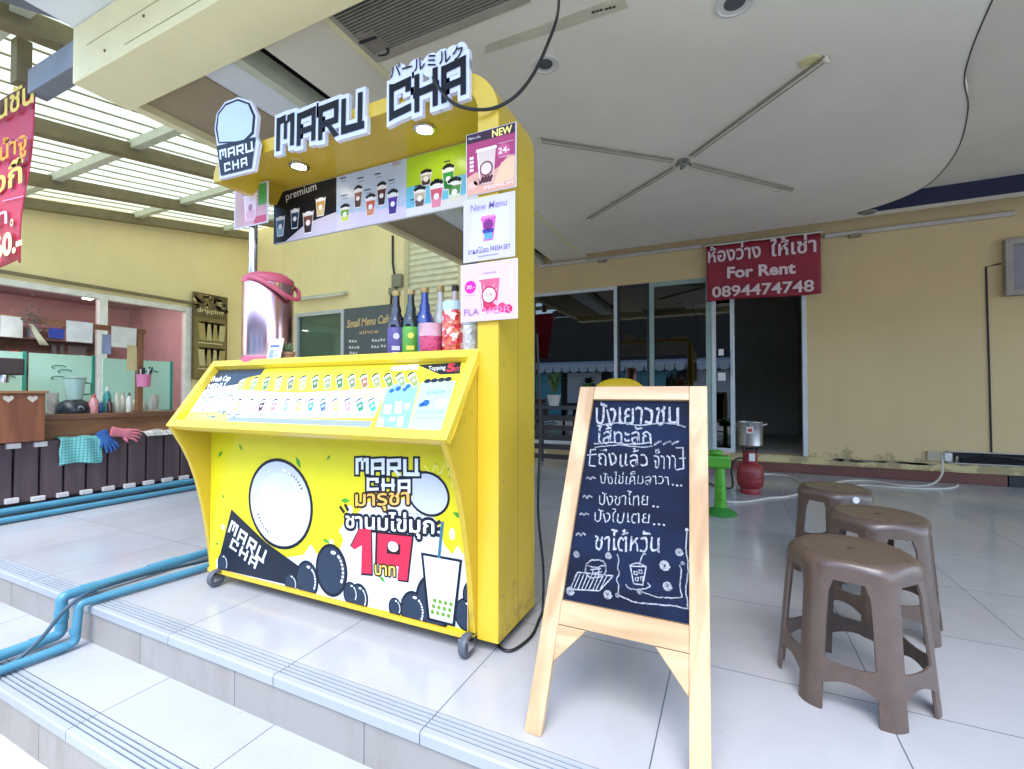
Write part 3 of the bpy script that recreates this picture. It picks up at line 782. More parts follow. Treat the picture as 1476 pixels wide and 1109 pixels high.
K = thing('drink_kiosk', 'yellow wheeled bubble tea kiosk with arched sign canopy and sloping menu tray', 'kiosk', (-1.6, 1.6, 0))
# arch: thick post and canopy in one bent board
def arc(cx, cz, r, a0, a1, n=10): return [(cx+r*math.cos(R(a0+(a1-a0)*i/n)), cz+r*math.sin(R(a0+(a1-a0)*i/n))) for i in range(n+1)]
out = [(-.757, .045)] + arc(-.957, 1.97, .2, 0, 90) + arc(-2.30, 2.05, .12, 90, 180)
inn = [(-2.42, 2.04), (-2.36, 2.03), (-2.30, 2.107)] + arc(-.955, 1.997, .11, 90, 0) + [(-.845, .045)]
m = MB(); m.prism([(x, 1.49, z) for x, z in out+inn], (0, .335, 0))
m.build('canopy_arch', YEL, K, bevel=.004)
outl = [(-.757, 1.08)] + arc(-.957, 1.97, .2, 0, 90) + arc(-2.30, 2.05, .12, 90, 180)
m = MB(); m.prism([(x, 1.487, z) for x, z in [(-.7585, .046)]+[(x if x < -.758 else -.7585, z) for x, z in out[1:-1]]+[(-2.418, 2.045), (-2.36, 2.034), (-2.30, 2.1085)]+arc(-.955, 1.997, .1115, 90, 0)+[(-.8435, .046)]], (0, .0025, 0))
m.build('lit_front_face', YELF, K)
# fascia filling the arch behind the lettering: underside of the canopy has two small lamps
for i, (x, y) in enumerate(((431, 240), (612, 187))):
    p = on_z(x, y, 2.1)
    d = MB(); d.lathe([(.048, 2.1065), (.048, 2.098), (.036, 2.096), (.034, 2.103)], (p.x, p.y, 0), 24); L = d.build('downlight', CHROME, K, smooth=True)
    d = MB(); d.lathe([(.033, 2.1005), (.033, 2.0985)], (p.x, p.y, 0), 20); d.build('lamp_disc', mat('lit_lens', 'fff2d8', .4, emit=9.), L)
# side panels with the swept front edge
prof = [(1.272, .79), (1.297, .745), (1.328, .69), (1.364, .61), (1.395, .516), (1.424, .395), (1.446, .276), (1.462, .16), (1.471, .07)]
for x0, x1 in ((-.867, -.845), (-2.395, -2.373)):
    m = MB(); m.prism([(x0, y, z) for y, z in prof]+[(x0, 1.8, .07), (x0, 1.8, 1.08), (x0, 1.5, 1.08), (x0, 1.474, 1.08)], (x1-x0, 0, 0))
    m.build('side_panel', YEL, K, bevel=.003)
m = MB(); m.box(-2.373, 1.462, .07, -.867, 1.48, .78); FP = m.build('front_panel', YEL, K)
m = MB(); m.box(-2.373, 1.452, .055, -.867, 1.475, .072); m.build('bottom_trim', YELF, K)
m = MB(); m.box(-2.373, 1.48, .07, -.867, 1.8, .09); m.build('base_board', YEL, K)
m = MB(); m.box(-2.373, 1.5, 1.06, -.847, 1.80, 1.085); m.build('counter_board', YELT, K, bevel=.003)
# sloping tray
TB = Vector((0, 1.272, .79)); TT = Vector((0, 1.492, 1.108)); tv = (TT-TB); tl = tv.length; tvn = tv/tl
tn = Vector((1, 0, 0)).cross(tvn).normalized()          # out of the tray, to the front and up
TX0, TX1 = -2.405, -.838
m = MB(); fw = .036
def tbar(x0, x1, v0, v1, h0, h1): m.obox(Vector((x0, 0, 0))+TB+tvn*v0+tn*h0, (x1-x0, 0, 0), tvn*(v1-v0), tn*(h1-h0))
tbar(TX0, TX1, 0, fw, -.03, .004); tbar(TX0, TX1, tl-fw, tl, -.03, .004)
tbar(TX0, TX0+fw, fw, tl-fw, -.03, .004); tbar(TX1-fw, TX1, fw, tl-fw, -.03, .004)
TR = m.build('tray_frame', YELT, K, bevel=.003)
m = MB(); tbar(TX0+.004, TX1-.004, .004, tl-.004, -.045, -.0305); m.build('tray_bed', YEL, K)
# screws along the post and panels
m = MB()
for z in (.2, .62, 1.05, 1.45, 1.85):
    for y in (1.53, 1.79): m.lathe([(.005, -.7572), (.0045, -.7558), (.001, -.7556)], (0, y, z), 10, axis='x')
m.build('screw_heads', mat('zinc', '9a958a', .35, metal=.9), K)
m = MB(); m.box(-.7572, 1.655, .05, -.7564, 1.6575, 1.97); m.build('board_seam', mat('seam_line', '8a7020', .7), K)  # thin darker strip at the board seam
# casters
def caster(x, y):
    c = MB(); c.lathe([(.012, -.014), (.037, -.014), (.041, -.008), (.041, .008), (.037, .014), (.012, .014)], (x, y+.012, .041), 22, axis='x'); w = c.build('caster', mat('caster_rubber', '50565e', .5), K, smooth=True)
    c = MB(); c.box(x-.02, y-.01, .03, x-.016, y+.03, .068); c.box(x+.016, y-.01, .03, x+.02, y+.03, .068); c.box(x-.02, y-.012, .0645, x+.02, y+.06, .0695); c.build('fork', CHROME, w)
for x, y in ((-2.28, 1.425), (-.862, 1.43), (-2.27, 1.75), (-.82, 1.75)): caster(x, y)
# chrome pole
pp = on_y(365, 360, 1.70)
m = MB(); m.lathe([(.022, 1.085), (.022, 2.105)], (pp.x, pp.y, 0), 18); PL = m.build('chrome_pole', CHROME, K, smooth=True)
m = MB(); m.lathe([(.022, 2.04), (.055, 2.045), (.058, 2.07), (.05, 2.1)], (pp.x, pp.y, 0), 20); m.build('flange', CHROME, PL, smooth=True)

# --- lettering on the canopy: dark blocks on white backing
def sign_word(word, pts, name, parent):
    a = Art((0, 1.4658, 0), (1, 0, 0), (0, 0, 1), .0012)
    ps, w = block_polys(word, .14)
    A, B, C = a.P(*pts)
    def mp(x, y): return (A[0]+(B[0]-A[0])*x/w+(C[0]-A[0])*y, A[1]+(B[1]-A[1])*x/w+(C[1]-A[1])*y)
    back = MB()
    for k, p in enumerate(ps):
        q = [mp(*v) for v in grow(p, .12)]
        back.prism([(u, 1.4665+.0003*(k % 3), v) for u, v in q], (0, .02, 0))
        a._add([mp(*v) for v in p], [(0, 1, 2, 3)], '08090f', 1+k*.02)
    o = back.build(name, mat('white_acrylic', 'd9d9ea', .35, var=.03), parent)
    a.build('black_facing', INK, o)
    return o
sign_word('MARU', ((398, 219), (522, 187), (399, 170)), 'sign_letters', K)
sign_word('CHA', ((561, 176), (672, 138), (561, 122)), 'sign_letters', K)
a = Art((0, 1.466, 0), (1, 0, 0), (0, 0, 1), .0015)
bk = MB()
for i, (x, y) in enumerate(((574, 108), (598, 101), (620, 93), (636, 87), (651, 82), (663, 77))):
    c = a.pt(x, y); bk.prism([(c[0]+(.042 if i < 5 else .032)*math.cos(R(g)), 1.4675+.0004*i, c[1]+.046*math.sin(R(g))) for g in range(0, 360, 24)], (0, .014, 0))
    bk.box(c[0]-.008, 1.472, c[1]-.09, c[0]+.008, 1.478, c[1])
JB = bk.build('sign_backing', mat('white_acrylic', 'd9d9ea'), K)
a.fit('パールミルク', (563, 114), (668, 84), (562, 96), '0b0c14', 1.0, .012)
a.build('kana_lettering', INK, JB)
# --- shaped sign board at the canopy's end
a = Art((0, 1.452, 0), (1, 0, 0), (0, 0, 1), .001)
sh = a.P((317, 258), (366, 246), (373, 206), (368, 196), (371, 166), (362, 146), (343, 140), (324, 147), (312, 164), (309, 186), (312, 205))
bk = MB(); bk.prism([(u, 1.453, v) for u, v in sh], (0, .018, 0))
bk.box(-2.3, 1.47, 2.08, -2.2, 1.488, 2.15)
SB = bk.build('sign_board', mat('white_acrylic', 'd9d9ea'), K)
a.pp([(314, 164), (325, 150), (343, 143), (360, 149), (368, 167), (366, 193), (352, 206), (315, 207), (311, 186)], '10121e', 1)
a.pp([(316, 166), (326, 153), (343, 146), (358, 151), (365, 168), (363, 191), (350, 204), (317, 205), (314, 186)], 'c9d6e8', 2)
a.pp([(313, 211), (369, 198), (363, 243), (319, 254)], '0c0d16', 3)
a.block('MARU', (318, 231), (366, 219), (317, 217), 'eef0f6', 4, gap=.22)
a.block('CHA', (325, 249), (358, 240), (324, 236), 'eef0f6', 4, gap=.35)
a.build('board_print', INK, SB)

# --- long menu strip under the canopy
m = MB(); m.box(-2.385, 1.812, 1.806, -.846, 1.826, 2.1); MS = m.build('menu_strip', mat('foam_board', 'd8d6dc', .6, var=.03), K)
a = Art((0, 1.8115, 0), (1, 0, 0), (0, 0, 1), .0006)
x0, x1, zb, zt = -2.383, -.848, 1.808, 2.098
S1, S2 = a.pt(485, 290)[0], a.pt(586, 265)[0]
def V(f): return zb+(zt-zb)*f
a.poly([(x0, zb), (S1, zb), (S1, zt), (x0, zt)], '17181d', 1)
a.poly([(x0+.1, zb), (S1, zb), (S1, V(.36)), (x0+.26, V(.26))], 'cfc3cf', 1.2)
a.poly([(S1, zb), (S2, zb), (S2, zt), (S1, zt)], 'b9c6da', 1)
a.poly([(S1, zb), (S2, zb), (S2, V(.2)), (S1, V(.3))], 'dccbe0', 1.2)
a.poly([(S2, zb), (x1, zb), (x1, zt), (S2, zt)], 'b4d434', 1)
a.poly([(S2, V(.1)), (x1, V(.1)), (x1, V(.5)), (S2, V(.5))], '6fbfd8', 1.1)
a.poly([(S2, zb), (x1, zb), (x1, V(.2)), (S2, V(.14))], 'e6ded8', 1.2)
a.fit('premium', (413, 293), (458, 277), (410, 280), 'e8e4e0', 2, shear=.2)
for (x, y0, y1, w, c, lq) in ((404, 341, 313, .075, '3d5f86', '8aa8c0'), (425, 330, 302, .07, '2c4a63', '1c2c40'), (444, 337, 306, .085, '7a4a38', '3b2420'), (462, 312, 286, .075, 'c99a4e', 'd9c08c')):
    a.cup(a.pt(x, y0), a.pt(x+.5, y1), w, c, 2.4, liquid=lq, uv=True)
for (x, y0, y1, w, c, lq) in ((497, 320, 299, .07, '7aa83c', 'd2d860'), (516, 300, 273, .06, '7a4438', '4a2a28'), (534, 312, 285, .07, 'c65a34', 'd88c60'), (550, 297, 268, .065, '6a3a38', '3a2024'), (566, 310, 279, .07, '5a3c9c', '402a80')):
    a.cup(a.pt(x, y0), a.pt(x+.5, y1), w, c, 2.4, liquid=lq, uv=True)
for (x, y0, y1, w, c, lq) in ((614, 268, 249, .07, 'c9b8a0', '503c38'), (646, 274, 243, .07, '3ca048', '2c7838'), (605, 299, 274, .075, 'cbb49c', '705048'), (629, 301, 266, .08, 'd0607c', 'e88ca4'), (655, 293, 262, .08, '5c9448', 'dfe0c8')):
    a.cup(a.pt(x, y0), a.pt(x+.5, y1), w, c, 2.4, liquid=lq, uv=True)
for (x, y) in ((490, 259), (515, 259), (540, 253), (560, 262), (525, 276), (492, 284), (592, 290), (598, 270), (606, 256), (640, 235)):
    a.pp([(x, y), (x+9, y-2), (x+9, y-4), (x, y-2)], '4a4a55', 2); a.pp([(x+2, y+4), (x+10, y+2), (x+10, y+1), (x+2, y+3)], '7a7a86', 2)
a.fit('MENU', (566, 240), (578, 237), (566, 235), 'b04a5a', 2)
a.build('menu_print', INK, MS)

# --- graphic on the front panel
a = Art((0, 1.4615, 0), (1, 0, 0), (0, 0, 1), .0005)
L_, R_ = -2.372, -.868
a.clip = (L_+.001, R_-.001, .074, .778)
a.poly([(L_, .073), (R_, .073), (R_, .779), (L_, .779)], 'dcd024', 1)
# milk splash
a.pp([(312, 822), (312, 806), (330, 812), (360, 800), (400, 806), (438, 800), (448, 785), (458, 800), (470, 812), (486, 800), (496, 778), (489, 765), (498, 752), (506, 764), (514, 742), (528, 726), (548, 716), (568, 724), (590, 716), (612, 730), (630, 752), (640, 785), (652, 800), (660, 786), (668, 800), (684, 786), (690, 912), (500, 880)], 'cfd3e2', 2)
for (x, y, rx, ry) in ((505, 735, .014, .018), (478, 782, .012, .014), (652, 770, .012, .022), (668, 742, .010, .012), (630, 800, .012, .02), (545, 702, .01, .014), (330, 790, .012, .01), (322, 760, .014, .013)):
    a.ell(a.pt(x, y), rx, ry, 'cfd3e2', 2.2, 14)
for pts, c in ((((520, 760), (545, 745), (575, 770), (600, 830), (585, 850), (560, 800)), 'ced5e6'), (((610, 740), (622, 770), (618, 830), (596, 862), (612, 800)), 'ced5e6'), (((500, 850), (560, 846), (620, 868), (560, 862)), 'd3d9e8'), (((545, 870), (600, 858), (640, 862), (600, 876)), 'd3d9e8')):
    a.pp(pts, c, 2.4)
# leaves
for (x, y, w, g) in ((318, 655, 12, 40), (347, 645, 10, -50), (430, 667, 15, -60), (474, 660, 8, 45), (322, 716, 8, -40), (313, 784, 8, 20), (470, 780, 11, -15), (660, 743, 12, -20), (498, 722, 13, 5), (551, 835, 10, -35), (648, 675, 7, 50), (684, 800, 6, 70)):
    c = a.pt(x, y); k = .0038*w*.55
    a.poly([(c[0]+math.cos(R(g+s))*k*q, c[1]+math.sin(R(g+s))*k*q) for s, q in ((0, 1), (50, .45), (110, .42), (180, 1), (250, .34), (310, .36))], '4f9a2e', 2.6)
# faint crown doodle
a.stroke(a.P((612, 672), (622, 684), (628, 668), (634, 686), (644, 662), (648, 688), (656, 680), (652, 702)), .006, 'efe76a', 2.1)
# plain white bubble, the black board and its name
c0 = a.pt(403, 726)
a.ell(c0, .215, .205, '141a24', 3, 40, rot=-20); a.ell(c0, .200, .190, 'c4c8dc', 3.5, 40, rot=-20)
a.ell((c0[0]+.02, c0[1]-.02), .172, .160, 'cdd1e2', 3.7, 40, rot=-20)
for g0, g1, rr_ in ((25, 70, .165), (76, 88, .165), (200, 250, .16)):
    a.stroke([(c0[0]+rr_*math.cos(R(g)), c0[1]+rr_*.95*math.sin(R(g))) for g in range(g0, g1, 6)], .012, 'e6e8f2', 3.9)
a.pp([(334, 734), (384, 782), (434, 818), (428, 846), (314, 822), (316, 806)], '1a222e', 4)
a.block('MARU', (329, 766), (379, 812), (335, 749), 'e9ecf6', 4.5, gap=.3)
a.block('CHA', (331, 789), (368, 821), (336, 775), 'e9ecf6', 4.5, gap=.4)
# pearls
for (x, y, r) in ((443, 836, .085), (478, 822, .112), (506, 856, .05), (518, 862, .06), (420, 842, .05), (596, 880, .075), (626, 868, .105), (672, 886, .06), (684, 860, .06), (570, 876, .04), (322, 812, .05)):
    c = a.pt(x, y); rr = min(r, c[1]-.074) if c[1]-.074 < r*.4 else r
    k = max(.075, c[1]-r)
    n = 28; pts = [(max(L_+.002, min(R_-.002, c[0]+r*.82*math.cos(2*math.pi*i/n))), max(.075, c[1]+r*math.sin(2*math.pi*i/n))) for i in range(n)]
    a.poly(pts, '171d28', 4.6+r); 
    n = 20; pts = [(max(L_+.004, min(R_-.004, c[0]+r*.72*math.cos(2*math.pi*i/n))), max(.077, c[1]+r*.88*math.sin(2*math.pi*i/n))) for i in range(n)]
    a.poly(pts, '2c3848', 4.65+r)
    if c[1]+r*.5 > .08: a.ell((c[0]+r*.1, c[1]+r*.68), r*.13, r*.07, 'f2f4fa', 4.9+r, 12)
    a.stroke([(c[0]+r*.60*math.cos(R(g)), max(.08, c[1]+r*.72*math.sin(R(g)))) for g in range(-30, 62, 12)], r*.1, 'f2f4fa', 4.9+r)
# small plain bubble and the name block
c0 = a.pt(617, 712); a.ell(c0, .10, .085, '141a24', 2.8, 30, rot=-15); a.ell(c0, .09, .075, 'c4c8dc', 2.9, 30, rot=-15)
a.block('MARU', (513, 684), (603, 687), (513, 660), '141a24', 3, out=.13, gap=.16); a.block('MARU', (513, 684), (603, 687), (513, 660), 'e4e7f4', 3.4, gap=.16)
a.block('CHA', (529, 708), (592, 712), (529, 688), '141a24', 3, out=.16, gap=.28); a.block('CHA', (529, 708), (592, 712), (529, 688), 'e4e7f4', 3.4, gap=.28)
a.edge('มารุชา', (513, 737), (590, 735), (513, 713), '3a2418', 3.5, .009); a.fit('มารุชา', (513, 737), (590, 735), (513, 713), 'e8b45c', 3.8, .012)
a.edge('ชานมไข่มุก', (499, 768), (626, 778), (499, 735), '161c28', 3.9, .013); a.fit('ชานมไข่มุก', (499, 768), (626, 778), (499, 735), 'f0f1f8', 4.2, .016)
for (p, q) in (((498, 728), (502, 735)), ((491, 731), (496, 738)), ((634, 752), (628, 756)), ((636, 762), (629, 763)), ((634, 772), (627, 770))):
    a.stroke(a.P(p, q), .014, '161c28', 4.4)
a.fit('パールミルク', (588, 742), (622, 745), (588, 738), '4a4a3a', 4.4)
# price
def num(poly, hole=None):
    P = a.P(*poly); cx = sum(p[0] for p in P)/len(P); cy = sum(p[1] for p in P)/len(P)
    a.poly([(p[0]+(p[0]-cx)*.13, p[1]+(p[1]-cy)*.09) for p in P], '2a1a20', 4.0); a.poly(P, 'dc2c48', 4.3)
num([(519, 762), (535, 763), (536, 827), (521, 826), (522, 786), (512, 792), (507, 787)])
num([(545, 769), (594, 774), (587, 837), (573, 835), (575, 816), (544, 812)])
a.pp([(558, 783), (578, 785), (577, 800), (558, 798)], '2a1a20', 4.5)
a.ell(a.pt(567, 788), .026, .02, 'f4f4f4', 4.7, 16)
a.edge('บาท', (541, 828), (570, 831), (541, 814), '3a2418', 4.6, .007); a.fit('บาท', (541, 828), (570, 831), (541, 814), 'f0d060', 4.9, .012)
# cup of milk at the corner
u0 = R_-.165
a.poly([(u0-.012, .085), (u0+.112, .085), (u0+.142, .335), (u0-.042, .335)], '161c28', 5.9)
a.poly([(u0, .095), (u0+.1, .095), (u0+.13, .325), (u0-.03, .325)], 'd8dcea', 6.1); a.poly([(u0+.004, .1), (u0+.096, .1), (u0+.108, .2), (u0-.008, .2)], 'eef0f6', 6.2)
a.stroke([(u0+.04, .33), (u0+.055, .46)], .013, '3c6a80', 6.3)
for k in range(12): a.ell((u0+.012+.024*(k % 4)+.005*(k//4), .12+.022*(k//4)), .009, .009, '6c9432', 6.4, 8)
a.build('panel_print', INK, FP)

# --- the menu sheet in the tray, its glare painted as a white middle
O = TB-tn*.029
a = Art((0, O.y, O.z), (1, 0, 0), tvn, .0006)
x0, x1, v0, v1 = TX0+fw, TX1-fw, fw, tl-fw
def Z7(x, y): return (230+x/3.209, 500+y/3.211)
def TP(*pts): return a.P(*[Z7(*p) for p in pts])
def clampp(pts): return [(min(x1-.002, max(x0+.002, u)), min(v1-.001, max(v0+.001, v))) for u, v in pts]
a.poly([(x0, v0), (x1, v0), (x1, v1), (x0, v1)], 'ece23c', 1)
a.poly(clampp(TP((265, 330), (330, 195), (420, 205), (640, 215), (1060, 190), (990, 330))), 'eef0f4', 1.5)
a.poly(clampp(TP((300, 350), (330, 325), (990, 345), (960, 385))), '8f9bb0', 1.7)
a.poly(clampp(TP((200, 200), (240, 105), (490, 100), (470, 130), (380, 150), (350, 190))), '37434f', 2)
a.poly(clampp(TP((110, 350), (200, 200), (360, 175), (370, 200), (295, 355))), 'dfe8ea', 2.2)
a.poly(clampp(TP((110, 350), (140, 300), (320, 300), (295, 355))), 'dfe06c', 2.3)
a.poly(clampp(TP((1000, 370), (1060, 175), (1200, 168), (1150, 380))), '86b4d8', 2.4)
a.poly(clampp(TP((1155, 380), (1210, 168), (1370, 160), (1300, 388))), 'a9d2ee', 2.5)
a.poly(clampp(TP((1195, 85), (1400, 60), (1390, 125), (1300, 130), (1250, 110))), '2a2c30', 2.5)
a.poly(clampp(TP((1075, 92), (1200, 82), (1195, 105), (1072, 112))), 'eef0f4', 2.4)
a.fit('Topping', Z7(1243, 118), Z7(1322, 113), Z7(1246, 92), 'f0ecdc', 3); a.fit('5', Z7(1330, 116), Z7(1362, 114), Z7(1336, 82), 'd83848', 3, .04); a.fit('บาท', Z7(1366, 116), Z7(1392, 114), Z7(1368, 96), 'd85868', 3)
for i in range(15):
    x = 385+i*56; y = 205-i*1.5
    lean = (735-x)*.045
    col = ['9fb060', '8fa86a', '5c8f48', 'a9a880', '6f7f58', 'a8b070', '607a4a', '8a9a70', '4f7f48', '7f8a60', 'a07050', '9aa070', '6a8f50', '8a9f78', '90a060'][i]
    a.cup(clampp([a.pt(*Z7(x-lean, y))])[0], clampp([a.pt(*Z7(x+lean*.2, y-52))])[0], .036, col, 2.8, lid='20401f', uv=True)
for i in range(12):
    x = 365+i*56; y = 300-i*0
    lean = (735-x)*.05
    col = ['cfc060', 'b8a878', '5a2838', 'd88088', '88c090', 'b8c860', '4a9ac0', '4870a8', 'd8c868', 'c09098', '3c8868', '48a890'][i]
    a.cup(a.pt(*Z7(x-lean, y)), a.pt(*Z7(x+lean*.2, y-48)), .034, col, 2.8, lid='3c5a48' if i % 3 else '223048', uv=True)
    a.pp([Z7(x-18, y+12), Z7(x+14, y+12), Z7(x+14, y+18), Z7(x-18, y+18)], '8fa0b0', 2.7)
    a.pp([Z7(x-10+28, y-75), Z7(x+20+28, y-75), Z7(x+20+28, y-69), Z7(x-10+28, y-69)], 'e8c840', 2.7)
rnd = random.Random(5)
for k in range(34):
    x, y = rnd.uniform(195, 350), rnd.uniform(212, 335)
    a.poly(clampp(TP((x, y), (x+rnd.uniform(6, 22), y-1), (x+rnd.uniform(6, 22), y-6), (x, y-5))), ('4a6a88', '6a8aa0', '3c7a6a', '5c78b0')[k % 4], 3)
a.fit('Fresh Cup', Z7(235, 170), Z7(320, 165), Z7(252, 140), 'f0f2f6', 3, .03); a.fit('MENU', Z7(222, 196), Z7(300, 190), Z7(230, 174), 'e8e8ee', 3, .03)
for (x, y, w, h) in ((1035, 310, 34, 40), (1088, 310, 30, 55), (1130, 290, 24, 26), (1010, 372, 24, 42), (1062, 345, 26, 18), (1098, 372, 26, 46)):
    a.poly(clampp(TP((x, y), (x+w, y), (x+w+6, y-h), (x+6, y-h))), 'f0f4fa', 3)
for (x, y, r) in ((1075, 205, .012), (1105, 195, .014), (1135, 200, .01), (1150, 185, .012), (1232, 262, .018), (1212, 270, .012)):
    a.ell(a.pt(*Z7(x, y)), r, r*.9, '2f5f9c', 3, 6)
a.fit('ชุดพิเศษ', Z7(1238, 228), Z7(1320, 222), Z7(1240, 205), '3c5f90', 3)
a.poly(clampp(TP((1280, 278), (1325, 274), (1330, 245), (1286, 248))), 'cfe6f4', 2.9)
for y in (300, 310, 332): a.poly(clampp(TP((1185, y), (1320, y-5), (1321, y-2), (1186, y+3))), '7fa8c8', 2.9)
for k in range(4): a.ell(a.pt(*Z7(1240+k*32, 160-k*3)), .016, .011, '2a3040', 2.7, 10)
a.build('menu_print', print_mat('laminated_print', .16), TR)

# ================================================================== POSTERS ON THE POST AND POLE
def poster(corners, Y, label, draw, name='poster', grp=None, m=INK):
    a = Art((0, Y, 0), (1, 0, 0), (0, 0, 1), .0006)
    P = a.P(*corners)
    x0, x1 = min(p[0] for p in P), max(p[0] for p in P); z0, z1 = (P[0][1]+P[1][1])/2, (P[2][1]+P[3][1])/2
    t = thing(name, label, 'poster', ((x0+x1)/2, Y, z0), grp)
    b = MB(); b.box(x0, Y+.0003, z0, x1, Y+.004, z1); b.build('card', mat('card_stock', 'd9d4de', .5, var=.03), t)
    draw(a, x0, x1, z0, z1, lambda u, v: (x0+(x1-x0)*u, z0+(z1-z0)*v))
    a.build('print', m, t)
def R4(q, u0, v0, u1, v1): return [q(u0, v0), q(u1, v0), q(u1, v1), q(u0, v1)]
def bigcup(a, q, u, v0, v1, wt, wb, c1, c2, layer=3):
    a.poly([q(u-wb, v0), q(u+wb, v0), q(u+wt, v1), q(u-wt, v1)], c1, layer)
    a.poly([q(u-wb*.86, v0+.02), q(u+wb*.86, v0+.02), q(u+wb*.92, v0+(v1-v0)*.4), q(u-wb*.92, v0+(v1-v0)*.4)], c2, layer+.2)
    a.poly([q(u-wt*1.12, v1-.01), q(u+wt*1.12, v1-.01), q(u+wt*1.05, v1+.035), q(u-wt*1.05, v1+.035)], 'f2e8ea', layer+.3)
    a.poly([q(u-wt*.96, v1-.05), q(u-wt*.86, v1-.05), q(u-wb*.8, v0+.04), q(u-wb*.9, v0+.04)], 'fbeef2', layer+.4)
def d_new(a, x0, x1, z0, z1, q):
    a.poly(R4(q, .015, .01, .985, .99), 'a83a62', 1)
    a.poly(R4(q, .015, .84, .985, .99), '3a1a26', 1.5)
    a.poly([q(.015, .01), q(.985, .01), q(.985, .46), q(.86, .52), (q(.7, .38)), q(.5, .3), q(.2, .36), q(.015, .3)], 'd9a088', 1.7)
    a.poly([q(.55, .1), q(.95, .12), q(.98, .5), q(.72, .42)], 'e4b892', 1.9)
    bigcup(a, q, .42, .14, .68, .19, .14, 'd8bcae', 'c08a7c')
    a.ell(q(.42, .38), .028, .028, '7a3444', 4, 16); a.ell(q(.42, .38), .022, .022, 'e0c8ba', 4.2, 16)
    for k in range(12): a.ell(q(.31+.02*k, .18+.03*(k % 3)), .006, .006, '5a2a2c', 4.1, 8)
    a.fit('NEW', q(.54, .85), q(.92, .85), q(.54, .96), 'f2dc7a', 3, .03, uv=True)
    a.fit('Maru cha', q(.06, .9), q(.3, .9), q(.06, .94), 'e8dce0', 3, uv=True)
    a.ell(q(.76, .6), .026, .026, 'c4587c', 2.8, 24); a.fit('24-', q(.66, .56), q(.88, .56), q(.66, .65), 'f4ecee', 4, .01, uv=True)
    a.poly(R4(q, .66, .72, .95, .728), 'e0b8c4', 3); a.poly(R4(q, .66, .50, .95, .507), 'e0b8c4', 3)
    for k in range(4): a.poly(R4(q, .08, .38+.065*k, .16, .425+.065*k), 'f0d8de', 3)
    a.ell(q(.14, .16), .022, .016, 'e0b4a0', 3, 14); a.ell(q(.26, .2), .02, .014, 'cf9888', 3, 14)
    a.fit('PREMIUM', q(.38, .05), q(.94, .05), q(.38, .1), 'f2e2dc', 3.5, uv=True)
def d_menu(a, x0, x1, z0, z1, q):
    a.poly(R4(q, .015, .01, .985, .99), 'c9bfe6', 1)
    a.poly([q(.1, .1), q(.9, .2), q(.9, .8), q(.2, .75)], 'cfc8ea', 1.3)
    a.fit('New Menu', q(.14, .8), q(.86, .8), q(.14, .91), '8a7ab4', 2, .01, uv=True, shear=.15)
    bigcup(a, q, .5, .3, .68, .15, .09, 'cf5aa8', '5a9ad8'); a.poly([q(.4, .42), q(.6, .42), q(.61, .48), q(.39, .48)], '3a3c8c', 4)
    a.ell(q(.5, .55), .02, .02, '7a2a74', 4, 14); a.poly(R4(q, .36, .66, .64, .7), 'e08cc0', 4)
    a.fit('ชาผลไม้สด', q(.1, .12), q(.5, .12), q(.1, .22), '3c3450', 2, .01, uv=True); a.fit('FRESH SET', q(.54, .13), q(.92, .13), q(.54, .2), '3c3450', 2, .01, uv=True)
    a.poly(R4(q, .3, .06, .7, .075), '8c84a8', 2)
def d_flav(a, x0, x1, z0, z1, q):
    a.poly(R4(q, .015, .01, .985, .99), 'd9b9dc', 1)
    bigcup(a, q, .52, .16, .72, .18, .13, 'e0607c', 'c83458')
    rnd = random.Random(8)
    for k in range(26): a.poly([q(.40+.012*k % .26+.01, .22+rnd.uniform(0, .44)), q(.43+.011*k % .25, .23+rnd.uniform(0, .44)), q(.42+.01*k % .2, .26+rnd.uniform(0, .42))], ('f4a8b4', 'd84468', 'f0c0c0')[k % 3], 3.6)
    a.ell(q(.52, .43), .032, .032, 'b0224c', 4, 20); a.ell(q(.52, .43), .026, .026, 'f4dce2', 4.2, 20); a.fit('19', q(.46, .4), q(.58, .4), q(.46, .47), 'b0224c', 4.4, uv=True)
    a.ell(q(.18, .6), .024, .024, 'd8289c', 2, 24); a.fit('20.-', q(.11, .57), q(.26, .57), q(.11, .63), 'f8e8f4', 3, uv=True)
    a.fit('FLA', q(.07, .11), q(.34, .11), q(.07, .22), '9a6a94', 5, uv=True); a.fit('VOR', q(.42, .11), q(.9, .11), q(.42, .22), 'e888b8', 5, uv=True)
    a.ell(q(.74, .2), .018, .018, 'e04468', 3, 12); a.ell(q(.85, .17), .016, .016, 'cc2c54', 3, 12)
    a.poly(R4(q, .86, .5, .93, .88), 'cfc8ec', 2); a.poly(R4(q, .4, .8, .64, .82), 'b488b8', 2); a.poly(R4(q, .07, .45, .28, .46), 'b490b4', 2)
PG = 'drink posters hung down the kiosk post'
poster(((673, 283), (744, 270), (744, 178), (672, 193)), 1.478, 'dark pink NEW poster with milky drink and price 24', d_new)
poster(((668, 378), (741, 371), (742, 278), (672, 287)), 1.476, 'lilac poster of a pink and blue drink under the NEW poster', d_menu)
poster(((664, 465), (746, 459), (746, 374), (666, 381)), 1.472, 'pale pink FLAVOR poster with a red fruit drink', d_flav)
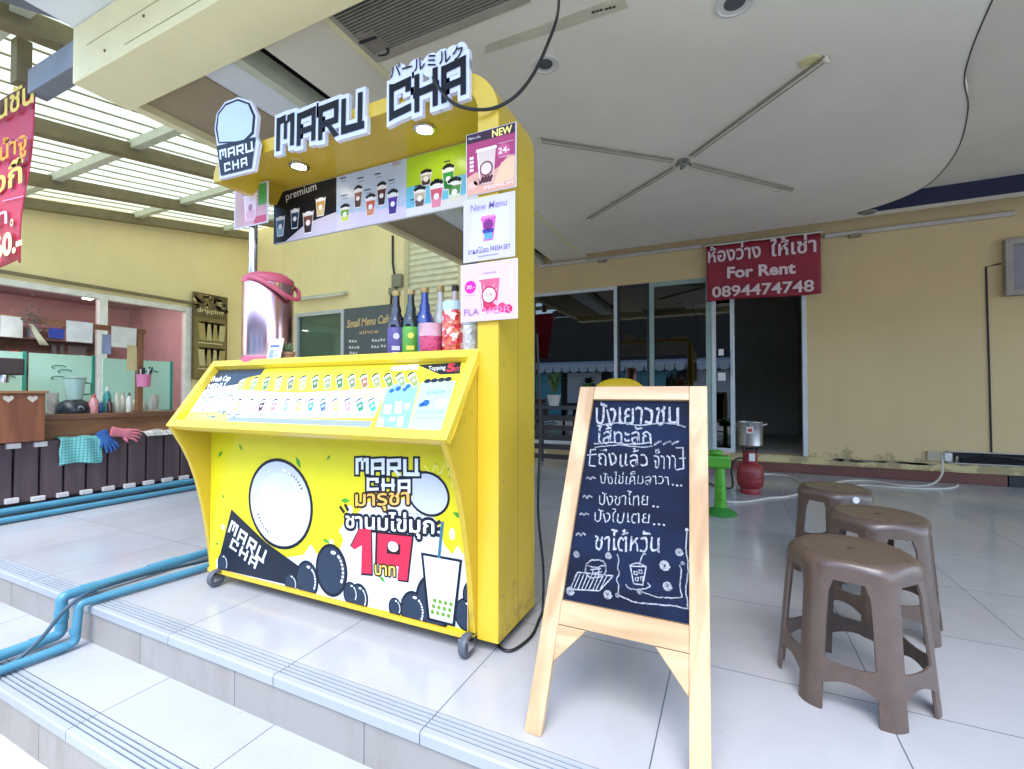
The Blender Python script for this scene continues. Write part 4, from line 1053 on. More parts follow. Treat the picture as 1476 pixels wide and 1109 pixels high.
def d_small(a, x0, x1, z0, z1, q):
    a.poly(R4(q, .04, .03, .96, .97), 'd8a0a8', 1)
    a.poly(R4(q, .72, .45, .96, .97), '4f9a4c', 1.5); a.poly(R4(q, .3, .86, .74, .96), 'b8a83c', 2)
    a.poly([q(.04, .03), q(.3, .03), q(.22, .9), q(.04, .9)], 'c8a098', 1.6); a.poly(R4(q, .6, .03, .96, .2), 'c84a60', 1.6)
    bigcup(a, q, .5, .14, .74, .2, .14, 'ecd6dc', 'e0a8b8'); a.ell(q(.5, .45), .018, .02, 'c07890', 4, 14)
poster(((338, 327), (386, 325), (386, 265), (338, 270)), 1.67, 'small pink and green drink card on the chrome pole', d_small, name='menu_card')

# ================================================================== THINGS ON THE KIOSK COUNTER
CZ = 1.0855
def gp(x, Y): # spot on the counter seen at column x
    p = on_y(x, 520, Y); return (p.x, Y)
x, y = gp(386, 1.60)
t = thing('tea_urn', 'tall steel tea urn with pink lid and carrying handle', 'drink urn', (x, y, CZ))
m = MB(); m.lathe([(.112, CZ), (.122, CZ+.004), (.122, CZ+.03), (.118, CZ+.04)], (x, y, 0), 40); m.build('base_ring', mat('pink_plastic', 'c2566c', .4), t, smooth=True)
m = MB(); m.lathe([(.116, CZ+.04), (.118, CZ+.05), (.118, CZ+.41), (.116, CZ+.415)], (x, y, 0), 48); m.build('body', mat('brushed_steel', 'dcb4be', .2, metal=1, var=.08, scale=3, stretch=(1, 1, .1)), t, smooth=True)
m = MB(); m.lathe([(.119, CZ+.41), (.122, CZ+.42), (.118, CZ+.44), (.09, CZ+.462), (.03, CZ+.468), (.001, CZ+.468)], (x, y, 0), 44); m.build('lid', mat('pink_plastic', 'c2566c'), t, smooth=True)
hp = [(x+.124*math.cos(R(g)), y+.124*math.sin(R(g)), CZ+.44-.10*math.sin(R((g+80)/200*180))) for g in range(-80, 121, 10)]
m = MB(); hp = [Vector((x+.02, y-.123, CZ+.425)), Vector((x+.07, y-.115, CZ+.415)), Vector((x+.115, y-.075, CZ+.385)), Vector((x+.14, y-.02, CZ+.35)), Vector((x+.145, y+.03, CZ+.335)), Vector((x+.135, y+.07, CZ+.345)), Vector((x+.09, y+.105, CZ+.39)), Vector((x+.03, y+.125, CZ+.425))]
m.tube(smooth_pts([tuple(p) for p in hp], 5), .011, 8); m.build('handle', mat('pink_plastic', 'c2566c'), t, smooth=True)
x, y = gp(395, 1.505)
t = thing('payment_card', 'small white leaflet card standing against the steel tea urn', 'card', (x, y, CZ))
m = MB(); m.obox((x-.045, y-.012, CZ), (.095, 0, 0), (0, .003, 0), (0, .025, .12)); m.build('card', mat('card_white', 'dfe2ee', .5, var=.02), t)
a = Art((x-.045, y-.0125, CZ), (1, 0, 0), (0, .022, .1), .0006)
a.poly([(.012, .022), (.045, .022), (.045, .07), (.012, .07)], '8fa0d0', 1); a.poly([(.01, .08), (.075, .08), (.075, .092), (.01, .092)], '5a6ab0', 1); a.poly([(.052, .03), (.075, .03), (.075, .05), (.052, .05)], '9fb0d8', 1)
a.build('print', INK, t)
x, y = gp(415, 1.56)
t = thing('potted_plant', 'tiny succulent in a clay pot beside the steel tea urn', 'plant', (x, y, CZ))
m = MB(); m.lathe([(.024, CZ), (.03, CZ+.045), (.034, CZ+.046), (.034, CZ+.058), (.028, CZ+.056)], (x, y, 0), 18); m.build('pot', mat('clay', 'a07a62', .8), t, smooth=True)
m = MB()
for k in range(11):
    g = k*2.4; s = .5+.5*((k*5) % 7)/6
    p = Vector((x, y, CZ+.052)); e = p+Vector((math.cos(g)*.03*s, math.sin(g)*.03*s, .06*(1.1-.4*s)))
    m.tube([p, (p+e)/2+Vector((math.cos(g)*.006, math.sin(g)*.006, 0)), e], [.006, .008, .001], 6)
m.build('leaves', mat('succulent_green', '5c6e46', .5), t, smooth=True)

def bottle(px, Y, top, label, body, lab, lab2, cap, bw=.037, neckcol=None, clear=False):
    x, y = gp(px, Y); h = on_y(px, top, Y).z-CZ
    t = thing('syrup_bottle', label, 'bottle', (x, y, CZ))
    pr = [(bw*.9, 0), (bw, .006), (bw, h*.5), (bw*.93, h*.58), (bw*.55, h*.68), (bw*.6, h*.72), (bw*.42, h*.8), (bw*.36, h*.93), (bw*.4, h*.935)]
    b = MB(); b.lathe([(r, CZ+z) for r, z in pr], (x, y, 0), 24); b.build('bottle_body', body, t, smooth=True)
    b = MB(); b.lathe([(bw*.44, CZ+h*.925), (bw*.46, CZ+h*.93), (bw*.46, CZ+h), (bw*.4, CZ+h)], (x, y, 0), 16); b.build('cap', cap, t, smooth=True)
    if lab:
        b = MB(); b.lathe([(bw+.0005, CZ+h*.05), (bw+.0012, CZ+h*.055), (bw+.0012, CZ+h*.46), (bw+.0005, CZ+h*.465)], (x, y, 0), 24); L = b.build('paper_label', lab, t, smooth=True)
        aa = Art((x, y-bw-.0022, CZ), (1, 0, 0), (0, 0, 1), .0004)
        d = Vector((x, y, 0)).normalized(); n = Vector((-d.x, -d.y, 0)); u = Vector((-n.y, n.x, 0))
        aa = Art(Vector((x, y, CZ))+n*(bw+.0015), u, (0, 0, 1), .0004)
        aa.ell((0, h*.34), bw*.36, bw*.36, lab2, 1, 16); aa.poly([(-bw*.5, h*.14), (bw*.4, h*.14), (bw*.4, h*.2), (-bw*.5, h*.2)], lab2, 1); aa.poly([(-bw*.4, h*.09), (bw*.3, h*.09), (bw*.3, h*.11), (-bw*.4, h*.11)], 'e8e8e8', 1)
        aa.build('label_print', INK, L)
GC = mat('gold_cap', 'b39a62', .4, metal=.3)
GLS = lambda n, c: mat(n, c, .08, var=.05, coat=.6)
bottle(571, 1.60, 420, 'dark syrup bottle with purple label, first from the urn', GLS('dark_glass', '241c2c'), mat('purple_label', '564a86', .5), 'c9c2e0', GC)
bottle(592, 1.62, 418, 'dark syrup bottle with bright green label', GLS('green_black_glass', '1c2a22'), mat('green_label', '5fa33c', .5), 'e0d860', GC)
bottle(612, 1.66, 415, 'deep blue syrup bottle with blue label', GLS('blue_glass', '1e3a86'), mat('blue_label', '5a86c0', .5), 'dfe6f2', GC, bw=.041)
bottle(635, 1.72, 413, 'pale clear syrup bottle with green label behind the pink tub', GLS('pale_glass', 'b9b7a8'), mat('green_label', '5fa33c'), 'e8e6d8', GC)
bottle(656, 1.74, 412, 'clear syrup bottle with dark cap behind the sweet jar', GLS('rose_glass', 'b8a6a2'), None, None, mat('dark_cap', '3a2c2e', .5))
x, y = gp(622, 1.56); h = on_y(622, 468, 1.56).z-CZ
t = thing('pink_tub', 'squat clear tub full of pink jelly beads', 'tub', (x, y, CZ))
m = MB(); m.lathe([(.042, CZ), (.045, CZ+.004), (.05, CZ+h*.62), (.05, CZ+h*.64)], (x, y, 0), 28); m.build('bead_fill', mat('pink_beads', 'c6486e', .35, var=.45, scale=90, bump=.6), t, smooth=True)
m = MB(); m.lathe([(.0512, CZ+h*.63), (.053, CZ+h*.98), (.055, CZ+h), (.05, CZ+h)], (x, y, 0), 28); m.build('tub_rim', mat('tub_plastic', 'd0a4b0', .2, coat=.5), t, smooth=True)
def jar(px, Y, ytop, label, r, fill, lidm, name):
    x, y = gp(px, Y); h = on_y(px, ytop, Y).z-CZ
    t = thing(name, label, 'jar', (x, y, CZ))
    b = MB(); b.lathe([(r*.92, CZ), (r, CZ+.006), (r, CZ+h*.8), (r*.9, CZ+h*.86)], (x, y, 0), 28); b.build('jar_body', fill, t, smooth=True)
    if lidm:
        b = MB(); b.lathe([(r*.93, CZ+h*.85), (r*.97, CZ+h*.86), (r*.97, CZ+h), (r*.9, CZ+h+.003)], (x, y, 0), 28); b.build('lid', lidm, t, smooth=True)
def candy(name, c1, c2, c3, scale):
    m = mat(name, c1, .15, coat=.7); n = m.node_tree.nodes; l = m.node_tree.links
    v = n.new('ShaderNodeTexVoronoi'); v.inputs['Scale'].default_value = scale
    tc = n.new('ShaderNodeTexCoord'); l.new(tc.outputs['Object'], v.inputs['Vector'])
    s = n.new('ShaderNodeSeparateColor'); l.new(v.outputs['Color'], s.inputs[0])
    r = n.new('ShaderNodeValToRGB'); r.color_ramp.interpolation = 'CONSTANT'
    e = r.color_ramp.elements; e[0].color = lin(c1)+(1,); e[1].position = .66; e[1].color = lin(c3)+(1,)
    k = r.color_ramp.elements.new(.36); k.color = lin(c2)+(1,)
    l.new(s.outputs[0], r.inputs[0]); l.new(r.outputs[0], n['Principled BSDF'].inputs['Base Color'])
    bp = n.new('ShaderNodeBump'); bp.inputs['Strength'].default_value = .6; bp.inputs['Distance'].default_value = .01
    l.new(v.outputs['Distance'], bp.inputs['Height']); l.new(bp.outputs[0], n['Principled BSDF'].inputs['Normal'])
    return m
jar(653, 1.56, 437, 'tall jar of red and white sweets with pale blue lid', .044, candy('red_sweets', 'c8303c', 'e8cfc8', 'd86a4c', 60), mat('pale_blue_lid', 'b8d0e0', .4), 'sweet_jar')
jar(680, 1.60, 462, 'clear jar of white marshmallow pieces next to the yellow post', .043, candy('white_sweets', 'd6d6d2', 'c2c2c0', 'e6e6e2', 55), mat('clear_lid', 'b9c2c4', .2), 'marshmallow_jar')

# black supply cable: from the ceiling down to the sign, and one behind the kiosk
RUB = mat('black_rubber', '131315')
pts = [on_z(806, -6, 2.85)]+[on_y(px, py, Y) for px, py, Y in ((803, 25, 1.75), (790, 62, 1.68), (770, 105, 1.6), (745, 137, 1.53), (715, 155, 1.48), (685, 158, 1.455), (655, 150, 1.45), (635, 130, 1.452), (624, 112, 1.455))]
m = MB(); m.tube(smooth_pts([tuple(p) for p in pts], 6), .0065, 8)
tag(m.build('hanging_cable', RUB, None, smooth=True), 'black cable looping from the ceiling to the kiosk lettering', 'cable')
m = MB(); m.tube(smooth_pts([(-.751, 1.84, 1.2), (-.745, 1.86, .8), (-.75, 1.85, .45), (-.735, 1.87, .2), (-.73, 1.85, .03), (-.72, 1.78, .008), (-.70, 1.65, .008), (-.73, 1.53, .008), (-.80, 1.56, .008), (-.84, 1.7, .008), (-.9, 1.78, .008)], 6), .0055, 8)
tag(m.build('power_cable', RUB, None, smooth=True), 'black cable hanging down behind the yellow post to the floor', 'cable')
# ================================================================== A-FRAME CHALKBOARD
PINE = wood_mat('pine_wood', 'c9a982', 'a8855e', 1.0, 'z', .45)
PINEX = wood_mat('pine_rail', 'c9a982', 'a8855e', 1.0, 'x', .45)
t = thing('chalkboard_easel', 'standing pine framed chalkboard with white Thai handwriting and cup drawing', 'chalkboard', (-.28, 1.25, 0))
TH = math.atan2(.3, .966); bv = Vector((0, math.sin(TH), math.cos(TH))); bn = Vector((0, -math.cos(TH), math.sin(TH)))
B0 = Vector((0, 1.205, 0))
def bp(x, v, d=0): return Vector((x, 0, 0))+B0+bv*v+bn*d
LH = 1.008
def leg(xa, xb, w, name='leg'):
    m = MB(); q = [bp(xa-w/2, 0), bp(xa+w/2, 0), bp(xb+w/2, LH), bp(xb-w/2, LH)]
    q[0].z = q[1].z = 0.0
    m.prism([p-bn*.012 for p in q], bn*.026)
    for v in m.bm.verts:
        if v.co.z < .03: v.co.z = 0
    return m.build(name, PINE, t, bevel=.003)
leg(-.502, -.428, .05); leg(-.071, -.087, .05)
def xl(v): return -.502+(.074)*v/LH
def xr(v): return -.071-.016*v/LH
def rail(v0, v1, name):
    m = MB(); m.prism([bp(xl(v0)+.0252, v0, -.011), bp(xr(v0)-.0252, v0, -.011), bp(xr(v1)-.0252, v1, -.011), bp(xl(v1)+.0252, v1, -.011)], bn*.023); return m.build(name, PINEX, t, bevel=.002)
rail(.965, 1.008, 'top_rail'); rail(.285, .35, 'bottom_rail')
m = MB(); m.prism([bp(xl(.35)+.025, .352, -.006), bp(xr(.35)-.025, .352, -.006), bp(xr(.965)-.025, .963, -.006), bp(xl(.965)+.025, .963, -.006)], bn*.006)
BD = m.build('board', mat('chalkboard_black', '0d1830', .8, var=.75, scale=3.2, spec=.2, stretch=(1, 1, 2.2)), t)
for s, f in ((1, xl), (-1, xr)):
    m = MB(); x = f(.25)+s*.0255; m.prism([bp(x, .283, -.008), bp(x+s*.085, .283, -.008), bp(f(.19)+s*.0255, .185, -.008)], bn*.018); m.build('corner_brace', PINEX, t, bevel=.002)
# prop frame behind
for xa, xb in ((-.44, -.40), (-.13, -.12)):
    m = MB(); a_, b_ = Vector((xa, 2.06, 0)), Vector((xb, 1.535, .95)); m.obox(a_-Vector((.015, 0, 0)), b_-a_, (.03, 0, 0), (0, .022, .012))
    for v in m.bm.verts:
        if v.co.z < .03: v.co.z = max(0, v.co.z-.012 if v.co.z > .005 else 0)
    m.build('prop_leg', PINE, t)
m = MB(); m.box(-.43, 2.02, .10, -.14, 2.035, .13); m.build('prop_rail', PINEX, t)
a = Art(bp(0, 0, .0004), (1, 0, 0), bv, .0004)
CH = 'a4a7ad'
rnd = random.Random(11)
def chalk(txt, bl, br, tl, w=.0):
    a.fit(txt, bl, br, tl, CH, 1, -.008+w, wob=.035)
def sline(pts, w=.0035, n=6, jit=.0012, closed=False):
    P = a.P(*pts); P = smooth_pts(P, n) if len(P) > 2 else P
    a.stroke([(u+rnd.uniform(-jit, jit), v+rnd.uniform(-jit, jit)) for u, v in P], w, CH, 1.5, closed)
chalk('ปังเยาวชน', (858, 613), (978, 612), (860, 580), .012)
sline([(862, 614), (890, 610), (925, 613), (955, 610), (975, 612), (988, 616)], .004)
chalk('ไส้ทะลัก', (859, 639), (939, 640), (860, 613), .012)
sline([(856, 640), (885, 638), (905, 641), (938, 638)], .004); sline([(858, 645), (890, 642), (925, 645), (940, 643)], .003)
for x in (948, 961, 973): sline([(x-4, 641), (x, 638), (x+5, 637)], .005)
sline([(859, 648), (851, 649), (849, 671), (858, 672)], .004, 1); sline([(975, 646), (984, 646), (985, 676), (976, 677)], .004, 1)
sline([(847, 656), (860, 655)]); sline([(979, 661), (988, 661)])
chalk('ถึงแล้ว', (862, 671), (934, 673), (863, 645), .008); chalk('จ๊าาา', (942, 675), (974, 676), (943, 647), .004)
chalk('ปังไข่เค็มลาวา', (865, 698), (964, 699), (866, 680)); chalk('ปังชาไทย', (863, 729), (934, 729), (864, 708)); chalk('ปังใบเตย', (856, 753), (936, 755), (858, 732)); chalk('ชาไต้หวัน', (857, 794), (950, 796), (859, 763), .012)
for x, y in ((970, 699), (976, 700), (982, 700), (942, 730), (948, 731), (943, 756), (950, 756), (957, 757)): a.ell(a.pt(x, y), .0035, .003, CH, 1.5, 8)
for x, y in ((845, 690), (840, 717), (836, 742), (831, 771)): sline([(x, y), (x+3, y-2), (x+6, y+1), (x+9, y-2), (x+13, y)], .004)
def coil(x, y, r):
    c = a.pt(x, y); P = [(c[0]+r*(.25+.75*k/26)*math.cos(k*.72), c[1]+r*(.25+.75*k/26)*math.sin(k*.72)) for k in range(27)]; a.stroke(P, .0035, CH, 1.5)
for x, y, r in ((831, 799, .009), (877, 801, .009), (958, 815, .014), (979, 796, .01), (962, 845, .012), (876, 857, .012), (822, 852, .012), (890, 858, .005), (984, 812, .004), (922, 853, .006)): coil(x, y, r)
# bun on a mat
sline([(845, 814), (844, 824), (850, 832), (864, 832), (872, 826), (873, 815), (866, 808), (852, 808), (845, 814)], .0035); sline([(846, 815), (858, 818), (872, 815)], .003)
sline([(852, 822), (866, 820)], .003); sline([(851, 827), (867, 825)], .003); sline([(856, 817), (853, 829)], .003); sline([(864, 817), (862, 829)], .003)
sline([(833, 825), (822, 849), (864, 852), (884, 830), (833, 825)], .0035, 1)
for k in range(9): sline([(830+k*5.6, 828+k*.3), (823+k*5.2, 848+k*.4)], .0028)
# cup with straw on a saucer
sline([(909, 816), (913, 842), (927, 843), (931, 817), (909, 816)], .0035, 1); sline([(908, 815), (920, 812), (932, 817)], .003); sline([(922, 814), (926, 800), (931, 799)], .0035)
for x, y in ((916, 826), (923, 824), (918, 835), (925, 834)): sline([(x-2, y-2), (x+2, y-2), (x+2, y+3), (x-2, y+2), (x-2, y-2)], .0025, 1)
sline([(902, 843), (906, 848), (922, 850), (937, 846), (934, 841)], .003)
sline([(890, 858), (892, 845), (889, 835), (893, 826), (890, 818), (892, 806), (890, 800)], .003)
sline([(892, 858), (915, 868), (945, 871), (975, 874), (991, 878)], .0035); sline([(992, 878), (989, 850), (992, 820), (989, 790), (991, 765)], .0035)
sline([(923, 853), (945, 860), (965, 862), (982, 861)], .003); sline([(983, 860), (980, 845), (982, 825), (980, 815)], .003)
a.ell(a.pt(990, 764), .005, .005, CH, 1.5, 10)
a.build('chalk_writing', print_mat('chalk', .95), BD)

# ================================================================== BROWN PLASTIC STOOLS
PLA = mat('brown_plastic', '57473e', .3, var=.14, scale=26, spec=.6, bump=.04)
def hexr(a, n):
    """rounded hexagon, faces at 0, 60, 120 degrees, corners at 30, 90 ..."""
    return sum(abs(math.cos(a-R(g)))**n for g in (0, 60, 120))**(-1/n)
SH = .445
def srad(z, a):
    k = 1-z/SH
    n = 4+11*min(1, (SH-z)/.06)
    return (.148+.034*k+.011*min(1, (SH-z)/.02))*hexr(a, n)*(1+.05*max(0, 1-(SH-z)/.06))
def stool(label, x, y, rot):
    t = thing('plastic_stool', label, 'stool', (0, 0, 0), 'brown plastic stools on the tiles')
    def patch(a0, a1, z0f, z1f, na, nz, th, name, w=None):
        b = MB(); g = {}
        for s_ in (0, 1):
            for i in range(na+1):
                f = i/na
                for j in range(nz+1):
                    h = j/nz
                    A0, A1 = (a0(h), a1(h)) if callable(a0) else (a0, a1)
                    an = A0+(A1-A0)*f
                    z0, z1 = z0f(f), z1f(f); z = z0+(z1-z0)*h
                    r = srad(z, an)-th*s_
                    g[s_, i, j] = b.bm.verts.new((r*math.cos(an), r*math.sin(an), z))
        F = b.bm.faces.new
        for i in range(na):
            for j in range(nz):
                F((g[0, i, j], g[0, i+1, j], g[0, i+1, j+1], g[0, i, j+1])); F((g[1, i, j], g[1, i, j+1], g[1, i+1, j+1], g[1, i+1, j]))
        for i in range(na):
            F((g[0, i, 0], g[1, i, 0], g[1, i+1, 0], g[0, i+1, 0])); F((g[0, i, nz], g[0, i+1, nz], g[1, i+1, nz], g[1, i, nz]))
        for j in range(nz):
            F((g[0, 0, j], g[0, 0, j+1], g[1, 0, j+1], g[1, 0, j])); F((g[0, na, j], g[1, na, j], g[1, na, j+1], g[0, na, j+1]))
        return b.build(name, PLA, t, smooth=True)
    # seat: dished round top with a moulded skirt that turns square
    b = MB(); N = 64; rings = []
    for r, z in ((.02, SH-.002), (.08, SH-.003), (.132, SH-.002), (.147, SH)):
        rings.append(b.verts([(r*math.cos(2*math.pi*i/N), r*math.sin(2*math.pi*i/N), z) for i in range(N)]))
    for z in (SH-.006, SH-.014, SH-.03, SH-.045, SH-.062):
        rings.append(b.verts([(srad(z, 2*math.pi*i/N)*math.cos(2*math.pi*i/N), srad(z, 2*math.pi*i/N)*math.sin(2*math.pi*i/N), z) for i in range(N)]))
    z = SH-.062
    rings.append(b.verts([((srad(z, 2*math.pi*i/N)-.007)*math.cos(2*math.pi*i/N), (srad(z, 2*math.pi*i/N)-.007)*math.sin(2*math.pi*i/N), z) for i in range(N)]))
    rings.append(b.verts([(.12*math.cos(2*math.pi*i/N), .12*math.sin(2*math.pi*i/N), SH-.012) for i in range(N)]))
    for p, q in zip(rings, rings[1:]):
        for i in range(N): b.bm.faces.new((p[i], p[(i+1) % N], q[(i+1) % N], q[i]))
    b.bm.faces.new(rings[0]); b.bm.faces.new(rings[-1][::-1])
    S = b.build('seat', PLA, t, smooth=True)
    b = MB(); b.lathe([(.012, SH-.0019), (.011, SH-.001), (.002, SH-.001)], (0, 0, 0), 20); b.build('centre_button', mat('dark_plastic', '4a322c', .5), S, smooth=True)
    for k in range(6):
        A = R(30+60*k)
        def lo(h, A=A): return A-R(10.2+3.0*h**1.6+(9*max(0, h-.9)/.12*.5))
        def hi(h, A=A): return A+R(10.2+3.0*h**1.6+(9*max(0, h-.9)/.12*.5))
        patch(lo, hi, lambda f: 0, lambda f: SH-.060, 12, 22, .007, 'leg')
        B = R(60*k)
        def bot(f): return .098-.022*(abs(2*f-1))**2
        def top(f): return .142+.012*(abs(2*f-1))**3
        patch(B-R(20.5), B+R(20.5), bot, top, 12, 3, .006, 'stretcher')
    t.location = (x, y, 0); t.rotation_euler = (0, 0, R(rot))
    return t
def dup(root, label, x, y, rot):
    r = root.copy(); COL.objects.link(r); r.location = (x, y, 0); r.rotation_euler = (0, 0, R(rot)); r['label'] = label
    for ch in root.children:
        c = ch.copy(); COL.objects.link(c); c.parent = r
        for g in ch.children:
            d = g.copy(); COL.objects.link(d); d.parent = c
    return r
s1 = stool('brown plastic stool standing in front, nearest the chalkboard, with its whole seat visible', .35, 1.83, 17)
s2 = dup(s1, 'brown plastic stool between the front stool and the white-badged one', .553, 2.40, -19)
s3 = dup(s1, 'brown plastic stool at the rear of the three, with round white badge', .50, 2.98, -8)
m = MB(); m.lathe([(.016, -.006), (.017, 0), (.012, .003), (.001, .004)], (0, 0, 0), 24, axis='y')
bdg = m.build('badge', mat('badge_white', 'd8d4d0', .4), None, smooth=True)
bdg.parent = s3
ang = R(-60)
rr = srad(.41, ang)+.001
bdg.location = (rr*math.cos(ang), rr*math.sin(ang), .41); bdg.rotation_euler = (0, 0, ang+R(90))

# ================================================================== THINGS ON THE VERANDA FLOOR
RED = mat('red_steel', '86282a', .45, var=.12, scale=8)
x, y = .165, 4.91
t = thing('gas_cylinder', 'small red gas cylinder with burner ring on the tiles near the doorway', 'gas cylinder', (x, y, 0))
m = MB(); m.lathe([(.085, 0), (.088, .03), (.082, .05), (.1, .065), (.112, .09), (.114, .2), (.106, .25), (.075, .285), (.03, .295)], (x, y, 0), 32); m.build('tank', RED, t, smooth=True)
m = MB(); m.lathe([(.114, .115), (.1165, .118), (.1165, .135), (.114, .138)], (x, y, 0), 32); m.build('band', RED, t, smooth=True)
m = MB(); m.lathe([(.06, .27), (.062, .275), (.062, .40), (.058, .405), (.058, .275)], (x, y, 0), 24); m.build('collar', RED, t, smooth=True)
m = MB(); m.obox((x-.01, y-.069, .31), (.05, .012, 0), (0, .003, 0), (0, 0, .07)); m.build('paper_tag', mat('tag_white', 'd2cdc8', .7), t)
m = MB()
for k in range(4):
    g = R(45+90*k); m.bar((x+.06*math.cos(g), y+.06*math.sin(g), .39), (x+.095*math.cos(g), y+.095*math.sin(g), .445), .012, .012)
m.lathe([(.05, .40), (.055, .402), (.05, .42), (.02, .425)], (x, y, 0), 20); m.build('burner', mat('dark_iron', '2e2a2a', .6), t)
m = MB(); m.tube(smooth_pts([(x-.06, y-.02, .33), (x-.13, y-.04, .31), (x-.16, y-.03, .2), (x-.15, y+.0, .06), (x-.2, y+.1, .012), (x-.4, y+.3, .012)], 5), .008, 8); m.build('gas_hose', mat('hose_black', '1c1a1a', .5), t, smooth=True)
t = thing('cooking_pot', 'dented steel cooking pot with side handles on the red gas cylinder', 'pot', (x, y, .451))
m = MB(); m.lathe([(.1, .451), (.106, .456), (.108, .66), (.113, .668), (.113, .674), (.104, .672), (.1, .47)], (x, y, 0), 36); m.build('pot_body', mat('pot_steel', 'b9b4ae', .28, metal=1, var=.15, scale=5), t, smooth=True)
for s in (-1, 1):
    m = MB(); m.tube([(x+s*.106, y-.03, .64), (x+s*.145, y-.03, .655), (x+s*.145, y+.03, .655), (x+s*.106, y+.03, .64)], .005, 8); m.build('handle', mat('pot_steel', 'b9b4ae'), t, smooth=True)
m = MB(); m.obox((x-.03, y-.1105, .57), (.055, 0, 0), (0, .004, 0), (0, 0, .06)); L = m.build('sticker', mat('pot_label', 'd4c8c0', .5), t)
m = MB(); m.obox((x-.02, y-.1115, .585), (.035, 0, 0), (0, .001, 0), (0, 0, .03)); m.build('sticker_print', mat('sticker_red', 'b03030', .5), L)

x, y = -.075, 3.97
GRN = mat('lime_plastic', '4f9a28', .35, var=.05)
t = thing('pedestal_fan', 'lime green plastic pedestal fan base partly behind the chalkboard leg', 'fan', (x, y, 0))
m = MB(); m.lathe([(.12, 0), (.12, .012), (.1, .03), (.05, .05), (.04, .06)], (x, y, 0), 32); m.build('base', mat('green_plastic', '2c7a32', .35), t, smooth=True)
m = MB(); m.lathe([(.045, .05), (.042, .2), (.035, .34), (.034, .36)], (x, y, 0), 24); m.build('column', GRN, t, smooth=True)
m = MB(); m.box(x-.1, y-.045, .36, x+.075, y+.045, .455); m.build('control_box', GRN, t, bevel=.014, seg=3)
m = MB(); m.lathe([(.03, .45), (.05, .47), (.05, .49), (.02, .5)], (x-.03, y, 0), 20); m.build('motor_neck', GRN, t, smooth=True)
m = MB()
for k in range(3): m.ball((x+.0, y-.047, .12+k*.05), .008, 8)
m.build('buttons', mat('green_plastic', '2c7a32'), t)

t = thing('yellow_chair', 'yellow plastic chair with rounded back showing above the chalkboard', 'chair', (-.62, 2.75, 0))
YP = mat('yellow_plastic', 'd9b023', .35)
cx, cy = -.62, 2.85
m = MB(); m.grid(lambda u, v: (cx+(u-.5)*(.3-.02*abs(2*v-1))+0, cy+.03*math.cos((u-.5)*3)-.06*(1-v), .5+.535*v-(.045*(abs(2*u-1)**3) if v > .99 else 0)), 12, 8)
m.build('backrest', YP, t, solid=.02, smooth=True)
m = MB(); m.box(cx-.17, cy-.36, .44, cx+.17, cy+.02, .47); m.build('seat', YP, t, bevel=.012)
for sx in (-1, 1):
    for sy in (-.33, -.01):
        m = MB(); m.tube([(cx+sx*.14, cy+sy, .445), (cx+sx*.165, cy+sy-.0, 0)], [.018, .013], 10); m.build('leg', YP, t, smooth=True)

t = thing('steel_table', 'dark steel work table with slats against the shop glass', 'table', (-1.85, 5.7, 0))
DS = mat('dark_steel', '3a3d40', .4, metal=.4)
m = MB(); m.box(-2.4, 5.4, .74, -1.42, 6.0, .78); m.build('tabletop', DS, t, bevel=.004)
for x0 in (-2.37, -1.47):
    for y0 in (5.43, 5.95): m = MB(); m.box(x0, y0, 0, x0+.03, y0+.03, .74); m.build('leg', DS, t)
m = MB()
for k in range(5): m.box(-2.34, 5.435, .12+k*.12, -1.47, 5.45, .18+k*.12)
m.build('slat_front', mat('dark_wood', '2f2724', .6), t)
def pot_plant(x, y, z, label, r=.09, h=.3, n=26, seed=1, potc='c7c3bb'):
    t = thing('potted_plant', label, 'plant', (x, y, z))
    m = MB(); m.lathe([(r*.7, z), (r, z+r*1.5), (r*1.05, z+r*1.55), (r*.9, z+r*1.5)], (x, y, 0), 20); m.build('pot', mat('pot_'+potc, potc, .7), t, smooth=True)
    rd = random.Random(seed); m = MB()
    for k in range(n):
        g = rd.uniform(0, 6.28); s = rd.uniform(.3, 1); hh = h*rd.uniform(.5, 1)
        p0 = Vector((x, y, z+r*1.4)); p1 = p0+Vector((math.cos(g)*r*1.0*s, math.sin(g)*r*1.0*s, hh)); p2 = p1+Vector((math.cos(g)*r*.9, math.sin(g)*r*.9, -.02))
        sd_ = Vector((-math.sin(g), math.cos(g), 0))*.022
        m.face([p0, p1-sd_, p2, p1+sd_])
    m.build('leaves', mat('leaf_green', '3c5a2c', .5, var=.3, scale=20), t)
pot_plant(-2.05, 5.6, .78, 'leafy plant in pale pot on the dark steel table beside the kiosk', seed=3)
pot_plant(-1.62, 5.65, .78, 'low green plant in pale pot near the edge of the steel table', r=.08, h=.2, seed=5)

WC = mat('white_cable', 'c9c2b4', .5)
def gz(px, py): p = on_z(px, py, .008); return (p.x, p.y, .008)
m = MB(); m.tube(smooth_pts([(2.0, 6.3, .3), (1.98, 6.25, .1), gz(1340, 699), gz(1300, 700), gz(1260, 694), gz(1228, 693), gz(1195, 697), gz(1165, 700), gz(1140, 688), gz(1115, 684), gz(1098, 684), gz(1070, 686)], 6), .009, 6)
tag(m.build('floor_cable', WC, None, smooth=True), 'long white flex running along the skirting towards the gas cylinder', 'cable')
m = MB(); m.tube(smooth_pts([(2.12, 6.3, .28), gz(1376, 690), gz(1380, 701), gz(1350, 705), gz(1290, 703), gz(1240, 700), gz(1180, 706), gz(1135, 716), gz(1110, 718), gz(1080, 723), gz(1060, 724), gz(1044, 723), gz(1030, 722)], 6), .009, 6)
tag(m.build('floor_cable', WC, None, smooth=True), 'white flex trailing over the tiles to the green fan', 'cable')

